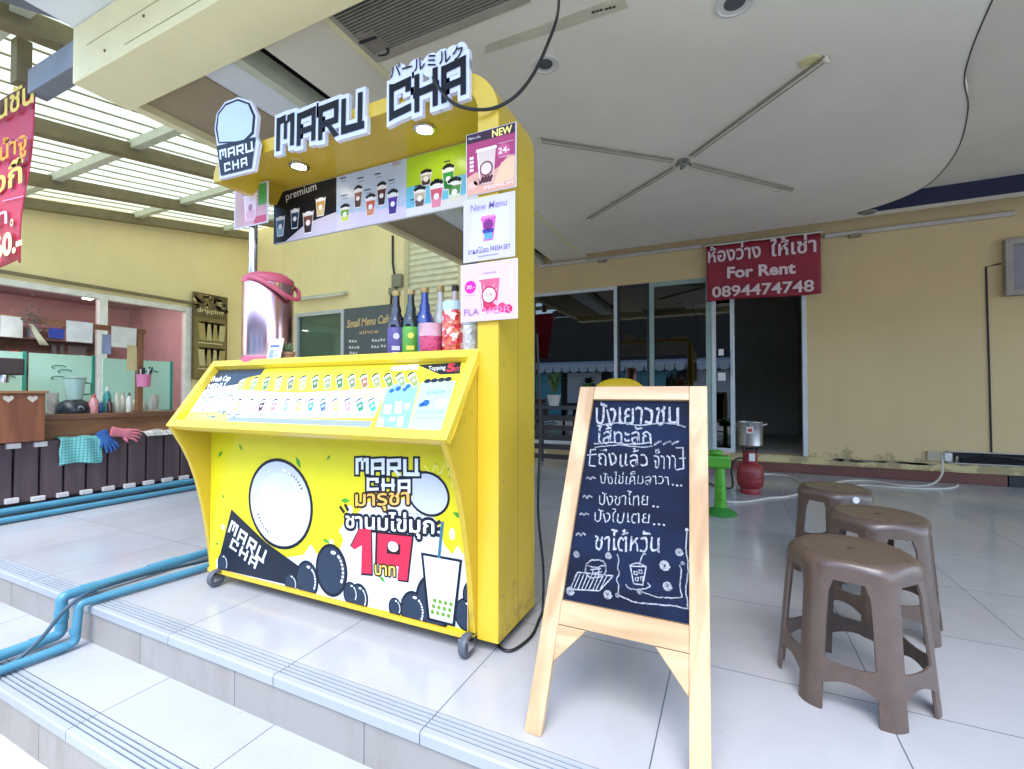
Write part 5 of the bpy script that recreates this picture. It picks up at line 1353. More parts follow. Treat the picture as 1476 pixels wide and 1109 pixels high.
# ================================================================== ON THE BACK WALL
t = thing('rental_banner', 'dark red For Rent banner with Thai text and phone number', 'banner', (.35, 6.3, 2.4))
YB = 6.30
c = [on_y(x, y, YB) for x, y in ((1020, 433), (1184, 425), (1183, 337), (1017, 354))]
bx0, bx1, bz0, bz1 = (c[0].x+c[3].x)/2, (c[1].x+c[2].x)/2, (c[0].z+c[1].z)/2, (c[2].z+c[3].z)/2
def bsurf(u, v): return (bx0+(bx1-bx0)*u, YB+.010*math.sin(u*9)*(1-v)+.008*math.sin(u*17+v*4), bz0+(bz1-bz0)*v+.01*math.sin(u*6)*(1-v))
m = MB(); m.grid(bsurf, 30, 12); CLO = m.build('cloth', mat('banner_red', '8e1f30', .55, var=.1, scale=4), t, solid=.004, smooth=True)
m = MB(); m.tube([(bx0-.02, YB, bz1+.005), (bx1+.02, YB, bz1+.005)], .012, 8); m.build('top_rod', STEELW, t)
a = Art((0, YB-.024, 0), (1, 0, 0), (0, 0, 1), .001)
BW = 'e2c9cc'
a.fit('ห้องว่าง', (1021, 379), (1096, 371), (1021, 356), BW, 1, .02); a.fit('ให้เช่า', (1111, 370), (1176, 363), (1111, 345), BW, 1, .02)
a.fit('For Rent', (1049, 401), (1146, 394), (1049, 386), BW, 1, .035); a.fit('0894474748', (1027, 429), (1173, 420), (1027, 414), BW, 1, .02)
a.build('banner_lettering', print_mat('banner_ink', .6), CLO)
for (xa, ya, xb, yb, lab) in ((778, 384, 1012, 356, 'thin white conduit along the wall top beside the red banner'), (1188, 343, 1462, 306, 'thin white conduit along the wall top above the plain wall')):
    p, q = on_y(xa, ya, 6.37), on_y(xb, yb, 6.37); z = (p.z+q.z)/2
    t = thing('wall_conduit', lab, 'conduit', (p.x, 6.37, z), 'conduits along the wall top')
    m = MB(); m.box(p.x, 6.345, z-.02, q.x, 6.397, z+.02); m.build('channel', mat('conduit_white', 'bfb8ac', .5), t, bevel=.006)
    m = MB(); x = p.x+(q.x-p.x)*(.42 if xa < 900 else .18); m.box(x-.06, 6.32, z-.05, x+.06, 6.398, z-.0205); m.build('lamp_holder', mat('holder_tan', '8f8472', .6), t, bevel=.008)
t = thing('wall_vent', 'pale boxed vent frame set into the cream wall at its edge', 'vent', (2.8, 6.4, 2.2))
frame_rect(2.53, 3.3, 1.93, 2.5, .06, 6.33, 6.4, t, mt=mat('vent_frame', '9c958a', .7, var=.15))
m = MB(); m.box(2.59, 6.37, 1.99, 3.24, 6.398, 2.44); m.build('vent_panel', mat('vent_panel', '8c8890', .7), t)
t = thing('cable_tray', 'open wall tray of tangled black cables low on the cream wall', 'cable tray', (2.6, 6.36, .27))
m = MB(); m.box(2.06, 6.3485, .325, 4, 6.398, .335); m.box(2.06, 6.3485, .205, 4, 6.398, .215); m.build('tray_rails', mat('tray_white', 'b8b0a4', .6), t)
m = MB(); m.box(2.12, 6.39, .216, 4, 6.397, .324); m.build('tray_back', DARKV, t)
m = MB()
for k in range(5): m.tube(smooth_pts([(2.12+.06*k, 6.37, .24+.012*k), (2.4, 6.365-.003*k, .235+.018*k), (2.8, 6.37, .25+.012*((k*3) % 5)), (3.3, 6.365, .24+.015*k), (4, 6.37, .25+.01*k)], 5), .009, 6)
m.build('black_cables', RUB, t, smooth=True)
t = thing('wall_socket', 'pale power socket on the cream wall with white plugs', 'socket', (2.0, 6.39, .27))
m = MB(); m.box(1.9, 6.37, .22, 2.03, 6.3985, .32); m.build('plate', mat('socket_plate', 'b3a98f', .5), t, bevel=.005)
m = MB(); m.box(2.035, 6.35, .225, 2.1, 6.3985, .315); m.build('plug', mat('plug_white', 'd8d4cc', .4), t, bevel=.008)

# ================================================================== CEILING FITTINGS
def downl(px, py, label, r=.065, z=ZC, lens='55585c', ring='d0cdc6'):
    p = on_z(px, py, z)
    t = thing('ceiling_downlight', label, 'ceiling light', (p.x, p.y, z))
    m = MB(); m.lathe([(r*1.22, z-.0005), (r*1.2, z-.008), (r*1.04, z-.011), (r*.98, z-.004)], (p.x, p.y, 0), 28); m.build('trim_ring', mat('ring_'+ring, ring, .4), t, smooth=True)
    m = MB(); m.lathe([(r*1.0, z-.003), (r*.5, z-.0045), (.001, z-.005)], (p.x, p.y, 0), 28); m.build('lens', mat('lens_'+lens, lens, .2, coat=.4), t, smooth=True)
downl(786, 92, 'dark round downlight in the ceiling next to the looping cable')
downl(1059, 3, 'dark round downlight at the top edge of the picture', r=.075)
downl(1168, 88, 'small pale yellow round light beside an arm end of the ceiling cross', r=.045, lens='d9cf94', ring='c9bf90')
downl(1119, 275, 'tiny pale round spot next to the short arm of the ceiling cross', r=.03, lens='d9d2c0')
downl(1252, 306, 'flat dark round lamp under the pointed tip of the navy cove', r=.06, lens='4a4844', ring='8a867e')
t = thing('track_light', 'cross of four slim white ceiling track arms around a hub', 'track light', (-.36, 4.08, ZC))
hub = on_z(985, 237, ZC-.03)
TRK = mat('track_white', 'd2cdb8', .5)
for (x, y) in ((1192, 87), (777, 205), (848, 318), (1143, 276)):
    e = on_z(x, y, ZC-.03); d = (e-hub).normalized(); s_ = Vector((-d.y, d.x, 0))
    m = MB(); p0 = hub+d*.1
    m.bar(p0+Vector((0, 0, .018)), e+Vector((0, 0, .018)), .03, .016); m.bar(e-d*.012, e, .04, .02)
    AR = m.build('arm', TRK, t)
    m = MB()
    for o_ in (-.0165, .0165): m.bar(p0+s_*o_+Vector((0, 0, .014)), e+s_*o_+Vector((0, 0, .014)), .003, .018)
    m.build('rail', mat('rail_dark', '8a8474', .6), AR)
m = MB(); m.lathe([(.05, ZC-.001), (.05, ZC-.02), (.03, ZC-.035), (.02, ZC-.05), (.001, ZC-.052)], (hub.x, hub.y, 0), 24); m.build('hub', mat('hub_grey', '7c7a74', .4), t, smooth=True)
m = MB()
for g in (20, 110, 200, 290): m.ball((hub.x+.055*math.cos(R(g)), hub.y+.055*math.sin(R(g)), ZC-.035), .013, 10)
m.build('bulb_sockets', mat('socket_brown', '6c6250', .5), t, smooth=True)
# return-air grille and ceiling cassette near the beam
t = thing('air_grille', 'long ribbed metal air grille set in the ceiling behind the beam', 'vent', (-1.2, 1.9, ZC))
g0, g1 = on_z(468, -12, ZC), on_z(614, 8, ZC); gx0, gx1 = -1.79, -.9; gy0, gy1 = 1.62, 1.98
m = MB(); m.box(gx0, gy1, ZC-.012, gx1, gy1+.05, ZC-.001); m.box(gx0-.03, gy0, ZC-.012, gx0, gy1+.05, ZC-.001); m.box(gx1, gy0, ZC-.012, gx1+.04, gy1+.05, ZC-.001); m.build('grille_frame', mat('grille_frame', 'a39d8e', .5), t, bevel=.002)
m = MB()
for k in range(20): m.box(gx0, gy0+.018*k, ZC-.010, gx1, gy0+.018*k+.008, ZC-.003)
m.build('grille_slats', mat('grille_slat', '8d887c', .5), t)
m = MB(); m.box(gx0, gy0, ZC-.002, gx1, gy1, ZC-.0008); m.build('grille_back', DARKV, t)
t = thing('ceiling_hatch', 'tan taped patch with curled dark edge on the ceiling by the grille', 'hatch', (-1.65, 2.1, ZC))
m = MB(); P = [on_z(x, y, ZC-.006) for x, y in ((509, 51), (537, 45), (560, 66), (556, 80), (541, 82))]; m.prism(P, (0, 0, .005)); m.build('patch', mat('patch_tan', '9b9080', .8), t)
m = MB(); m.tube([on_z(x, y, ZC-.012) for x, y in ((518, 62), (542, 54))], .008, 6); m.build('gap', DARKV, t)
m = MB(); m.tube(smooth_pts([tuple(on_z(x, y, ZC-.012)) for x, y in ((545, 80), (555, 79), (560, 74), (557, 70))], 4), .006, 6); m.build('curl', DARKV, t)
t = thing('ceiling_panel_sign', 'long narrow strip with small print fixed to the ceiling', 'sign', (-.5, 1.9, ZC))
P = [on_z(x, y, ZC-.004) for x, y in ((700, 78), (905, 12), (900, -6), (700, 66))]
m = MB(); m.prism(P, (0, 0, .003)); m.build('strip', mat('strip_pale', 'c4c1a8', .6), t)
a = Art((0, 0, ZC-.0055), (1, 0, 0), (0, -1, 0), .0006)
for k in range(6):
    x = 853+k*5.6+(2 if k > 2 else 0); y = 20-k*1.55
    a.pp([(x, y), (x+4.4, y-1.2), (x+4.2, y-4.6), (x-.2, y-3.4+(k % 2))], '4a3a30', 1)
a.build('small_print', INKM, t)
# ================================================================== BLUE PIPES OVER THE STEPS
PIPE = mat('blue_pvc', '46829a', .4, var=.1, scale=6)
def pipe(name, label, pts, r, joints=(), grp=None):
    t = thing(name, label, 'pipe', pts[0], grp)
    out = []
    P = [Vector(p) for p in pts]
    for i, p in enumerate(P):
        if 0 < i < len(P)-1:
            a, b = (P[i-1]-p).normalized(), (P[i+1]-p).normalized(); k = r*1.15
            for q in range(7):
                f = q/6; out.append((p+a*k)*(1-f)**2+p*2*f*(1-f)+(p+b*k)*f*f)
        else: out.append(p)
    m = MB(); m.tube(out, r, 18); m.build('pipe_run', PIPE, t, smooth=True)
    for a, b in joints:
        m = MB(); m.tube([Vector(a), Vector(b)], r*1.17, 16); m.build('coupling', PIPE, t, smooth=True)
PGR = 'blue water pipes crossing the steps'
pipe('water_pipe', 'thicker blue water pipe bending down over the step edge', [(-2.72, 6.0, .034), (-2.71, 1.02, .034), (-2.71, 1.02, -.132), (-2.75, -.6, -.132)], .022,
     [((-2.71, 1.02, -.03), (-2.71, 1.02, -.07)), ((-2.71, 1.09, .034), (-2.71, 1.14, .034)), ((-2.715, 1.36, .034), (-2.715, 1.50, .034)), ((-2.712, .96, -.132), (-2.714, .92, -.132))], PGR)
pipe('water_pipe', 'thinner blue water pipe running close beside the kiosk foot', [(-2.60, 6.0, .024), (-2.52, 1.5, .024), (-2.58, 1.03, .024), (-2.585, 1.02, -.142), (-2.65, -.6, -.142)], .017,
     [((-2.585, 1.02, -.08), (-2.585, 1.02, -.1)), ((-2.586, .99, -.142), (-2.588, .95, -.142))], PGR)
m = MB(); m.tube(smooth_pts([(-2.66, 2.4, .012), (-2.63, 1.7, .012), (-2.6, 1.3, .055), (-2.58, 1.08, .062), (-2.585, .99, .02), (-2.60, .9, -.09), (-2.615, .79, -.15), (-2.66, .5, -.2), (-2.75, -.2, -.33)], 6), .008, 8)
tag(m.build('garden_hose', mat('dark_blue_rubber', '2a4654', .45), None, smooth=True), 'thin dark hose draped across the two blue pipes at the step', 'hose')
pipe('water_pipe', 'upper blue pipe along the foot of the dark slat fence', [(-4.80, -.3, .075), (-4.82, 5.2, .075)], .026, [((-4.815, 2.62, .075), (-4.815, 2.72, .075))], 'blue pipes along the slat fence')
pipe('water_pipe', 'lower blue pipe on the floor before the slat fence', [(-4.72, -.3, .027), (-4.72, 5.2, .027)], .022, (), 'blue pipes along the slat fence')

# ================================================================== YARD BAR ON THE LEFT
DW = wood_mat('dark_brown_board', '5a474a', '40323a', .6, 'z', .6)
BWd = wood_mat('brown_wood', '9c6a44', '6b4128', .6, 'y', .5)
XF = -4.95
t = thing('slat_fence', 'low dark brown slat fence with white blocks below the towel and gloves', 'fence', (XF, 2.2, 0))
m = MB(); y = -.2; rnd = random.Random(2)
while y < 4.6:
    m.box(XF-.03-rnd.random()*.008, y, .1, XF-rnd.random()*.006, y+.132, .555+rnd.random()*.01); y += .148
m.build('slat_panel', DW, t, bevel=.003)
m = MB(); m.box(XF-.075, -.2, .44, XF-.04, 4.6, .5); m.box(XF-.075, -.2, .15, XF-.04, 4.6, .21); m.build('back_rail', DW, t)
WB = mat('white_block', 'd3ccca', .6, var=.08)
for (xa, ya, xb, yb) in ((8, 716, 28, 728), (46, 713, 66, 724), (83, 708, 100, 718), (117, 704, 134, 714), (149, 699, 166, 709), (180, 695, 196, 705), (208, 691, 223, 700), (235, 687, 250, 696), (260, 684, 273, 693), (10, 637, 31, 648), (50, 635, 69, 645)):
    p, q = on_x(xa, yb, XF+.03), on_x(xb, ya, XF+.03)
    m = MB(); m.box(XF-.004, p.y, p.z, XF+.03, q.y, p.z+(q.z-p.z)*.85); m.build('block', WB, t, bevel=.004)
t = thing('bar_counter', 'brown wooden bar counter behind the dark slat fence', 'counter', (-5.3, 2.4, 0))
m = MB(); m.box(-5.75, -.2, .72, -5.0, 4.4, .765); m.build('counter_top', wood_mat('counter_brown', '7a523a', '4c2f20', .5, 'y', .4), t, bevel=.006)
m = MB(); m.box(-5.07, -.2, .555, -5.04, 4.4, .7195); m.build('front_board', BWd, t)
m = MB(); m.box(-5.7, -.1, 0, -5.1, 4.3, .5545); m.build('cabinet', DW, t)
ZT = .7655
t = thing('wooden_crate', 'brown wooden box with heart cutouts at the picture edge above the fence', 'box', (-4.9, 1.6, .5))
p0, p1 = on_x(-30, 632, -4.88), on_x(66, 567, -4.88)
m = MB(); m.box(-4.985, .9, .57, -4.88, p1.y, p1.z); m.build('panel', wood_mat('red_brown_wood', '8a5236', '5c3020', .6, 'z', .5), t, bevel=.004)
m = MB(); m.box(-5.0, .88, p1.z+.0005, -4.865, p1.y+.015, p1.z+.018); m.build('cap_board', BWd, t)
for hx in (12, 47):
    c = on_x(hx, 575, -4.8785); w = .03
    pts = [(math.sin(a)**3*w, (13*math.cos(a)-5*math.cos(2*a)-2*math.cos(3*a)-math.cos(4*a))/16*w) for a in [2*math.pi*k/30 for k in range(30)]]
    m = MB(); m.prism([(-4.8788, c.y+u, c.z+v) for u, v in pts], (.0012, 0, 0)); m.build('heart_cutout', mat('pale_gap', 'c9bda8', .8), t)
# towel, gloves, papers over the fence
def cloth_mat(name, c1, c2, n=40):
    m = mat(name, c1, .9, var=.1); nn = m.node_tree.nodes; l = m.node_tree.links
    ge = nn.new('ShaderNodeNewGeometry'); sp = nn.new('ShaderNodeSeparateXYZ'); l.new(ge.outputs['Position'], sp.inputs[0])
    outs = []
    for ax in ('Y', 'Z'):
        mu = nn.new('ShaderNodeMath'); mu.operation = 'MULTIPLY'; mu.inputs[1].default_value = n; l.new(sp.outputs[ax], mu.inputs[0])
        fr = nn.new('ShaderNodeMath'); fr.operation = 'FRACT'; l.new(mu.outputs[0], fr.inputs[0])
        g = nn.new('ShaderNodeMath'); g.operation = 'LESS_THAN'; g.inputs[1].default_value = .28; l.new(fr.outputs[0], g.inputs[0]); outs.append(g.outputs[0])
    ad = nn.new('ShaderNodeMath'); ad.operation = 'ADD'; l.new(outs[0], ad.inputs[0]); l.new(outs[1], ad.inputs[1])
    h = nn.new('ShaderNodeMath'); h.operation = 'MULTIPLY'; h.inputs[1].default_value = .5; l.new(ad.outputs[0], h.inputs[0])
    mx = nn.new('ShaderNodeMix'); mx.data_type = 'RGBA'; mx.inputs['A'].default_value = lin(c1)+(1,); mx.inputs['B'].default_value = lin(c2)+(1,)
    l.new(h.outputs[0], mx.inputs['Factor']); l.new(mx.outputs['Result'], nn['Principled BSDF'].inputs['Base Color']); return m
p, q = on_x(85, 672, XF+.02), on_x(149, 624, XF+.02)
m = MB()
def tow(u, v):
    yy = p.y+(q.y-p.y)*u; w = .012*math.sin(u*14+v*2)*(v if v < 1 else 1)
    if v < .75: f = v/.75; return (XF+.012+.012*math.sin(u*11+f*2)+.01*f, yy+.004*math.sin(f*9), p.z+.012*math.sin(u*5)+(.572-p.z)*f)
    f = (v-.75)/.25; return (XF+.01-.09*f, yy, .572+.01*math.sin(f*3.14)-.01*f+.004*math.sin(u*13))
m.grid(tow, 26, 26)
tag(m.build('checked_towel', cloth_mat('teal_check', '7fc4bd', '2f7f84', 42), None, solid=.006, smooth=True), 'teal and white checked towel draped over the dark slat fence', 'towel')
def glove(label, col, base, spread, L, ang, name):
    t0 = MB(); g = Vector(base)
    # cuff and palm as one lofted sleeve, five separate fingers
    d = Vector((0, math.cos(ang), math.sin(ang))); s_ = Vector((0, -math.sin(ang), math.cos(ang)))
    N = 12
    def ring(c, w, th): return t0.verts([c+s_*w*math.cos(2*math.pi*k/N)+Vector((1, 0, 0))*th*math.sin(2*math.pi*k/N) for k in range(N)])
    rs = [ring(g+d*L*f, w, th) for f, w, th in ((0, .045, .016), (.2, .04, .016), (.38, .036, .016), (.5, .045, .018), (.62, .047, .016), (.66, .042, .012))]
    for a_, b_ in zip(rs, rs[1:]):
        for k in range(N): t0.bm.faces.new((a_[k], a_[(k+1) % N], b_[(k+1) % N], b_[k]))
    t0.bm.faces.new(rs[0][::-1]); t0.bm.faces.new(rs[-1])
    for k in range(4):
        o = s_*(-.034+.0227*k); fl = L*(.30, .36, .38, .31)[k]
        dd = (d+s_*(-.25+.17*k)*spread).normalized()
        st = g+d*L*.62+o
        t0.tube([st, st+dd*fl*.5+Vector((.012, 0, 0)), st+dd*fl*.9+Vector((.006, 0, -.01)), st+dd*fl], [.0115, .011, .0095, .004], 8)
    st = g+d*L*.45+s_*-.04; dd = (d-s_*.9).normalized()
    t0.tube([st, st+dd*L*.14+Vector((.01, 0, 0)), st+dd*L*.25], [.013, .012, .005], 8)
    tag(t0.build(name, mat('rubber_'+col, col, .45, var=.1), None, smooth=True), label, 'glove', 'rubber gloves on the fence')
b0 = on_x(146, 622, XF+.035); b1 = on_x(164, 621, XF+.035)
glove('blue rubber glove hanging between the towel and pink glove', '2f5fa0', (XF+.03, b0.y, b0.z), .8, .20, R(-62), 'rubber_glove')
glove('pink rubber glove stretched out along the fence top', 'cf7682', (XF+.035, b1.y-.02, b1.z-.005), .8, .235, R(-13), 'rubber_glove')
p, q = on_x(208, 632, XF), on_x(255, 617, XF)
m = MB(); m.grid(lambda u, v: (XF+.05-.22*v, p.y+(q.y-p.y)*u, .575+.012*math.sin(u*9)*math.sin(v*7)+.012*v-(.03*(1-v*4) if v < .25 else 0)), 18, 8)
o = m.build('folded_newspaper', cloth_mat('news_paper', 'd9d6c8', '9c9a94', 18), None, solid=.008, smooth=True); tag(o, 'folded pale newspaper lying on the fence beside the kiosk tray', 'newspaper')

def onbar(px, py, X): return on_x(px, py, X)
# blender jug
c = on_x(107, 596, -5.2); x, y = -5.2, c.y
t = thing('blender', 'countertop blender with clear green jug and black motor base', 'blender', (x, y, ZT))
BK = mat('black_plastic', '1d1f25', .35)
m = MB(); m.prism([(x-.09, y-.10, ZT), (x+.09, y-.10, ZT), (x+.09, y+.10, ZT), (x-.09, y+.10, ZT)], (0, 0, .02)); m.lathe([(.118, ZT+.0205), (.118, ZT+.05), (.09, ZT+.1), (.06, ZT+.115), (.055, ZT+.12)], (x, y, 0), 24); m.build('motor_base', BK, t, smooth=True)
m = MB(); m.lathe([(.05, ZT+.1205), (.055, ZT+.135), (.075, ZT+.3), (.077, ZT+.3), (.072, ZT+.3), (.05, ZT+.14)], (x, y, 0), 20); m.build('jug', mat('jug_green', 'a9c8ba', .12, var=.04, coat=.6), t, smooth=True)
m = MB(); m.tube([(x+.01, y+.07, ZT+.27), (x+.01, y+.115, ZT+.265), (x+.01, y+.115, ZT+.17), (x+.01, y+.062, ZT+.165)], .009, 8); m.build('jug_handle', mat('handle_green', '4f8a6a', .4), t, smooth=True)
m = MB(); m.lathe([(.077, ZT+.3003), (.079, ZT+.303), (.079, ZT+.312), (.04, ZT+.318), (.02, ZT+.33)], (x, y, 0), 20); m.build('lid', mat('lid_grey', '8fa39a', .4), t, smooth=True)
m = MB(); m.lathe([(.025, -.004), (.022, .004)], (x+.112, y, ZT+.045), 14, axis='x'); m.build('dial', mat('dial_grey', '8a8f92', .4), t)
# acrylic screens on the bar
MINT = mat('mint_acrylic', 'c2ecd2', .25, var=.05, scale=2, coat=.3); TEAL = mat('teal_edge', '2f9c84', .3)
for (x0, x1, y0, lab) in ((-30, 37, 508, 'mint acrylic screen behind the dark coffee machine'), (42, 136, 514, 'mint acrylic screen standing behind the blender jug'), (148, 248, 522, 'mint acrylic screen beside the pink cup holder')):
    a_, b_ = on_x(x0, y0, -5.55), on_x(x1, y0, -5.55)
    t = thing('counter_screen', lab, 'screen', (-5.55, a_.y, ZT), 'mint screens along the bar')
    m = MB(); m.box(-5.556, a_.y, ZT, -5.545, b_.y-.022, b_.z); m.build('sheet', MINT, t)
    m = MB(); m.box(-5.562, b_.y-.0218, ZT, -5.538, b_.y+.005, b_.z+.005); m.build('edge_strip', TEAL, t, bevel=.003)
    m = MB(); rr = random.Random(int(x1))
    for k in range(3):
        yy = a_.y+(b_.y-a_.y)*rr.uniform(.15, .8); zz = ZT+(b_.z-ZT)*rr.uniform(.55, .85)
        m.tube([(-5.543, yy+.05*math.cos(g), zz+.018*math.sin(g)) for g in [k_*.5 for k_ in range(9)]], .004, 5)
    m.build('pen_doodle', mat('pen_green', '4c7a5c', .8), t)
# bottles and tubs on the bar
def bar_bottle(px, py, X, label, col, h, r, name='squeeze_bottle', capc='d8d4cc'):
    c = on_x(px, 595, X)
    t = thing(name, label, 'bottle', (X, c.y, ZT), 'bottles on the yard bar')
    m = MB(); m.lathe([(r*.95, ZT), (r, ZT+.006), (r, ZT+h*.62), (r*.55, ZT+h*.78), (r*.4, ZT+h*.82)], (X, c.y, 0), 16); m.build('bottle_body', mat('bb_'+col, col, .3, coat=.3), t, smooth=True)
    m = MB(); m.lathe([(r*.45, ZT+h*.82), (r*.45, ZT+h*.9), (r*.16, ZT+h)], (X, c.y, 0), 12); m.build('nozzle_cap', mat('bc_'+capc, capc, .4), t, smooth=True)
for i, (px, col, h, r, lab, cap) in enumerate(((135, 'c98a86', .17, .035, 'pink squeeze bottle just beside the blender jug', 'c25050'), (154, '3f8f86', .24, .03, 'tall green and white bottle under the paper card', 'd8d4cc'), (146, '2c5aa0', .11, .03, 'short blue tin with pale lid behind the blender', 'c9c4b8'),
    (158, '4a2a24', .13, .022, 'small dark brown bottle in the row on the bar', '2a2422'), (168, 'd8d2b8', .19, .024, 'cream bottle, first of the pale bottle row', 'd9c9a0'), (177, 'd3ceb4', .19, .024, 'cream bottle in the middle of the pale bottle row', 'b9ae90'),
    (186, 'd9d6c4', .185, .024, 'cream bottle with dark cap in the pale bottle row', '6a5040'), (195, 'cfc9ac', .14, .03, 'wide cream jar closing the pale bottle row', 'b9b090'))):
    bar_bottle(px, 600, -5.12-.05*(i % 3), lab, col, h, r, capc=cap)
c = on_x(207, 600, -5.15)
t = thing('glass_tray', 'low pale dish of glasses at the end of the bar', 'dish', (-5.15, c.y, ZT))
m = MB(); m.box(-5.26, c.y-.09, ZT, -5.06, c.y+.12, ZT+.012); m.build('tray', mat('tray_tan', 'b39a78', .6), t, bevel=.004)
for k in range(4):
    m = MB(); m.lathe([(.02, ZT+.0125), (.026, ZT+.09), (.024, ZT+.09), (.018, ZT+.02)], (-5.2+.08*(k % 2), c.y-.05+.09*(k//2), 0), 14); m.build('glass', mat('pale_glassware', 'c9cfc4', .1, coat=.5), t, smooth=True)
for k, (px, n_, lab) in enumerate(((76, 5, 'stack of pale paper cups left of the blender base'), (222, 4, 'short stack of paper cups at the far bar end'))):
    c = on_x(px, 600, -5.3)
    t = thing('cup_stack', lab, 'cups', (-5.3, c.y, ZT), 'stacks of paper cups on the bar')
    for j in range(n_):
        m = MB(); m.lathe([(.028, ZT+.001+j*.022), (.038, ZT+.09+j*.022), (.0395, ZT+.092+j*.022), (.036, ZT+.092+j*.022), (.027, ZT+.01+j*.022)], (-5.3, c.y, 0), 18); m.build('paper_cup', mat('cup_paper', 'd9d2c2', .7), t, smooth=True)
c = on_x(10, 540, -5.0)
t = thing('coffee_machine', 'dark boxy coffee machine head at the picture edge on the bar', 'coffee machine', (-5.1, c.y, ZT))
z1 = on_x(10, 517, -5.1).z; ye = on_x(28, 540, -5.1).y
m = MB(); m.box(-5.4, ye-.5, z1-.13, -5.0, ye, z1); m.build('head', mat('machine_brown', '3b2f2e', .4), t, bevel=.012)
m = MB(); m.box(-5.4, ye-.5, ZT, -5.15, ye-.12, z1-.1305); m.build('body', mat('machine_steel', '8a8a88', .3, metal=.8), t, bevel=.006)
m = MB(); m.lathe([(.03, z1-.19), (.035, z1-.15), (.035, z1-.131)], (-5.06, ye-.1, 0), 16); m.build('group_head', CHROME, t, smooth=True)
# timber frame above the bar with papers, post and cup holder
t = thing('timber_frame', 'brown timber frame standing on the bar holding papers', 'wooden frame', (-5.05, 2.4, ZT))
e = on_x(204, 480, -5.05); e0 = on_x(0, 452, -5.05)
m = MB(); m.box(-5.085, .8, e.z-.01, -5.035, e.y+.03, e.z+.035); m.build('top_rail', BWd, t, bevel=.004)
m = MB(); m.box(-5.083, e.y-.035, ZT, -5.037, e.y+.015, e.z-.0105); m.build('post', wood_mat('brown_post', '9c6a44', '6b4128', .6, 'z', .5), t, bevel=.004)
m = MB(); m.prism([(-5.08, e.y-.036, e.z-.011), (-5.08, e.y-.036, e.z-.16), (-5.08, e.y-.17, e.z-.011)], (.035, 0, 0)); m.build('brace', BWd, t)
for i, (x0, y0, x1, y1, col, lab) in enumerate(((0, 458, 33, 485, 'd8d4c4', 'pale blank card hung on the timber frame near the coffee machine'), (95, 466, 134, 492, 'e2dfd4', 'white menu paper hung in the middle of the timber frame'), (160, 474, 197, 500, 'ded9c8', 'cream torn paper hung beside the frame post'), (70, 475, 93, 487, '3a4a9c', 'small deep blue card hung on the timber frame'), (147, 483, 160, 510, '8a8fa6', 'narrow photo card hanging over the green bottle'), (183, 499, 197, 534, 'c9b47c', 'tan notice strip hung from the frame post'))):
    p, q = on_x(x0, y1, -5.03), on_x(x1, y0, -5.03)
    m = MB(); m.grid(lambda u, v: (-5.03+.008*math.sin(u*3+i)*(1-v), p.y+(q.y-p.y)*u, p.z+(q.z-p.z)*v), 6, 4)
    o = m.build('paper_card', mat('paper_'+col, col, .8, var=.12, scale=14), None, solid=.002); tag(o, lab, 'paper card', 'cards hung on the timber frame')
p = on_x(206, 545, -5.0)
t = thing('straw_holder', 'pink cup of black straws and white spoons hung on the post', 'holder', (-5.0, p.y, p.z-.05))
zb = on_x(206, 558, -5.0).z; zt = on_x(206, 540, -5.0).z
m = MB(); m.lathe([(.045, zb), (.05, zb+.004), (.058, zt), (.053, zt), (.046, zb+.01)], (-4.985, p.y, 0), 20); m.build('cup', mat('pink_cup', 'd87a98', .35), t, smooth=True)
for k in range(9):
    m = MB(); g = k*.8; m.tube([(-4.985+.02*math.cos(g), p.y+.02*math.sin(g), zb+.012), (-4.985+.045*math.cos(g), p.y+.05*math.sin(g)+.02, zt+.05+.012*(k % 3))], .006, 6); m.build('straw', BK if k % 3 else mat('spoon_white', 'd9d6d0', .4), t)
# dried spray on the frame
p = on_x(45, 462, -5.0)
t = thing('dried_flower_spray', 'bundle of dried brown flowers hung head down on the timber frame', 'dried flowers', tuple(p))
m = MB(); rd = random.Random(4)
for k in range(46):
    d = Vector((rd.gauss(0, .02), rd.gauss(0, .045), rd.gauss(0, .055))); c = p+d
    m.face([c, c+Vector((.006, .014, .01)), c+Vector((0, .004, .024)), c+Vector((-.004, -.012, .01))])
m.build('petals', mat('dried_brown', '6b5446', .9, var=.35, scale=30), t)
m = MB()
for k in range(5): m.tube([p+Vector((0, .004*k-.01, -.03)), p+Vector((.004, .03+.008*k, -.13)), p+Vector((.004, .055+.012*k, -.19))], [.004, .006, .002], 5)
m.build('stems', mat('dried_cream', 'c9c4a0', .9), t)

# vertical menu banner on the side wall by the corner
YA, YBn = on_x(278, 440, -9.12).y, on_x(328, 440, -9.12).y
t = thing('menu_scroll', 'tall brown and cream menu banner on the yellow wall by the urn', 'banner', (-9.12, YA, 1.5))
zt = on_x(278, 420, -9.12).z; zb = 1.2
m = MB(); m.box(-9.135, YA, zb, -9.12, YBn, zt); m.build('sheet', mat('scroll_brown', '6b5a38', .7, var=.2, scale=6), t)
a = Art((-9.119, YA, zb), (0, 1, 0), (0, 0, 1), .0015); w, h = YBn-YA, zt-zb
a.poly([(.03, .03), (w-.03, .03), (w-.03, h*.72), (.03, h*.72)], '8a7a4c', 1)
rd = random.Random(6)
for k in range(40): a.ell((rd.uniform(.04, w-.04), h*rd.uniform(.78, .98)), rd.uniform(.02, .07), rd.uniform(.01, .05), ('3a3020', 'c9b890', '94804c', '2c2418')[k % 4], 1.5, 10)
a.fit('dripping', (.08, h*.76), (w-.08, h*.76), (.08, h*.83), 'e0d09a', 3, .02, uv=True)
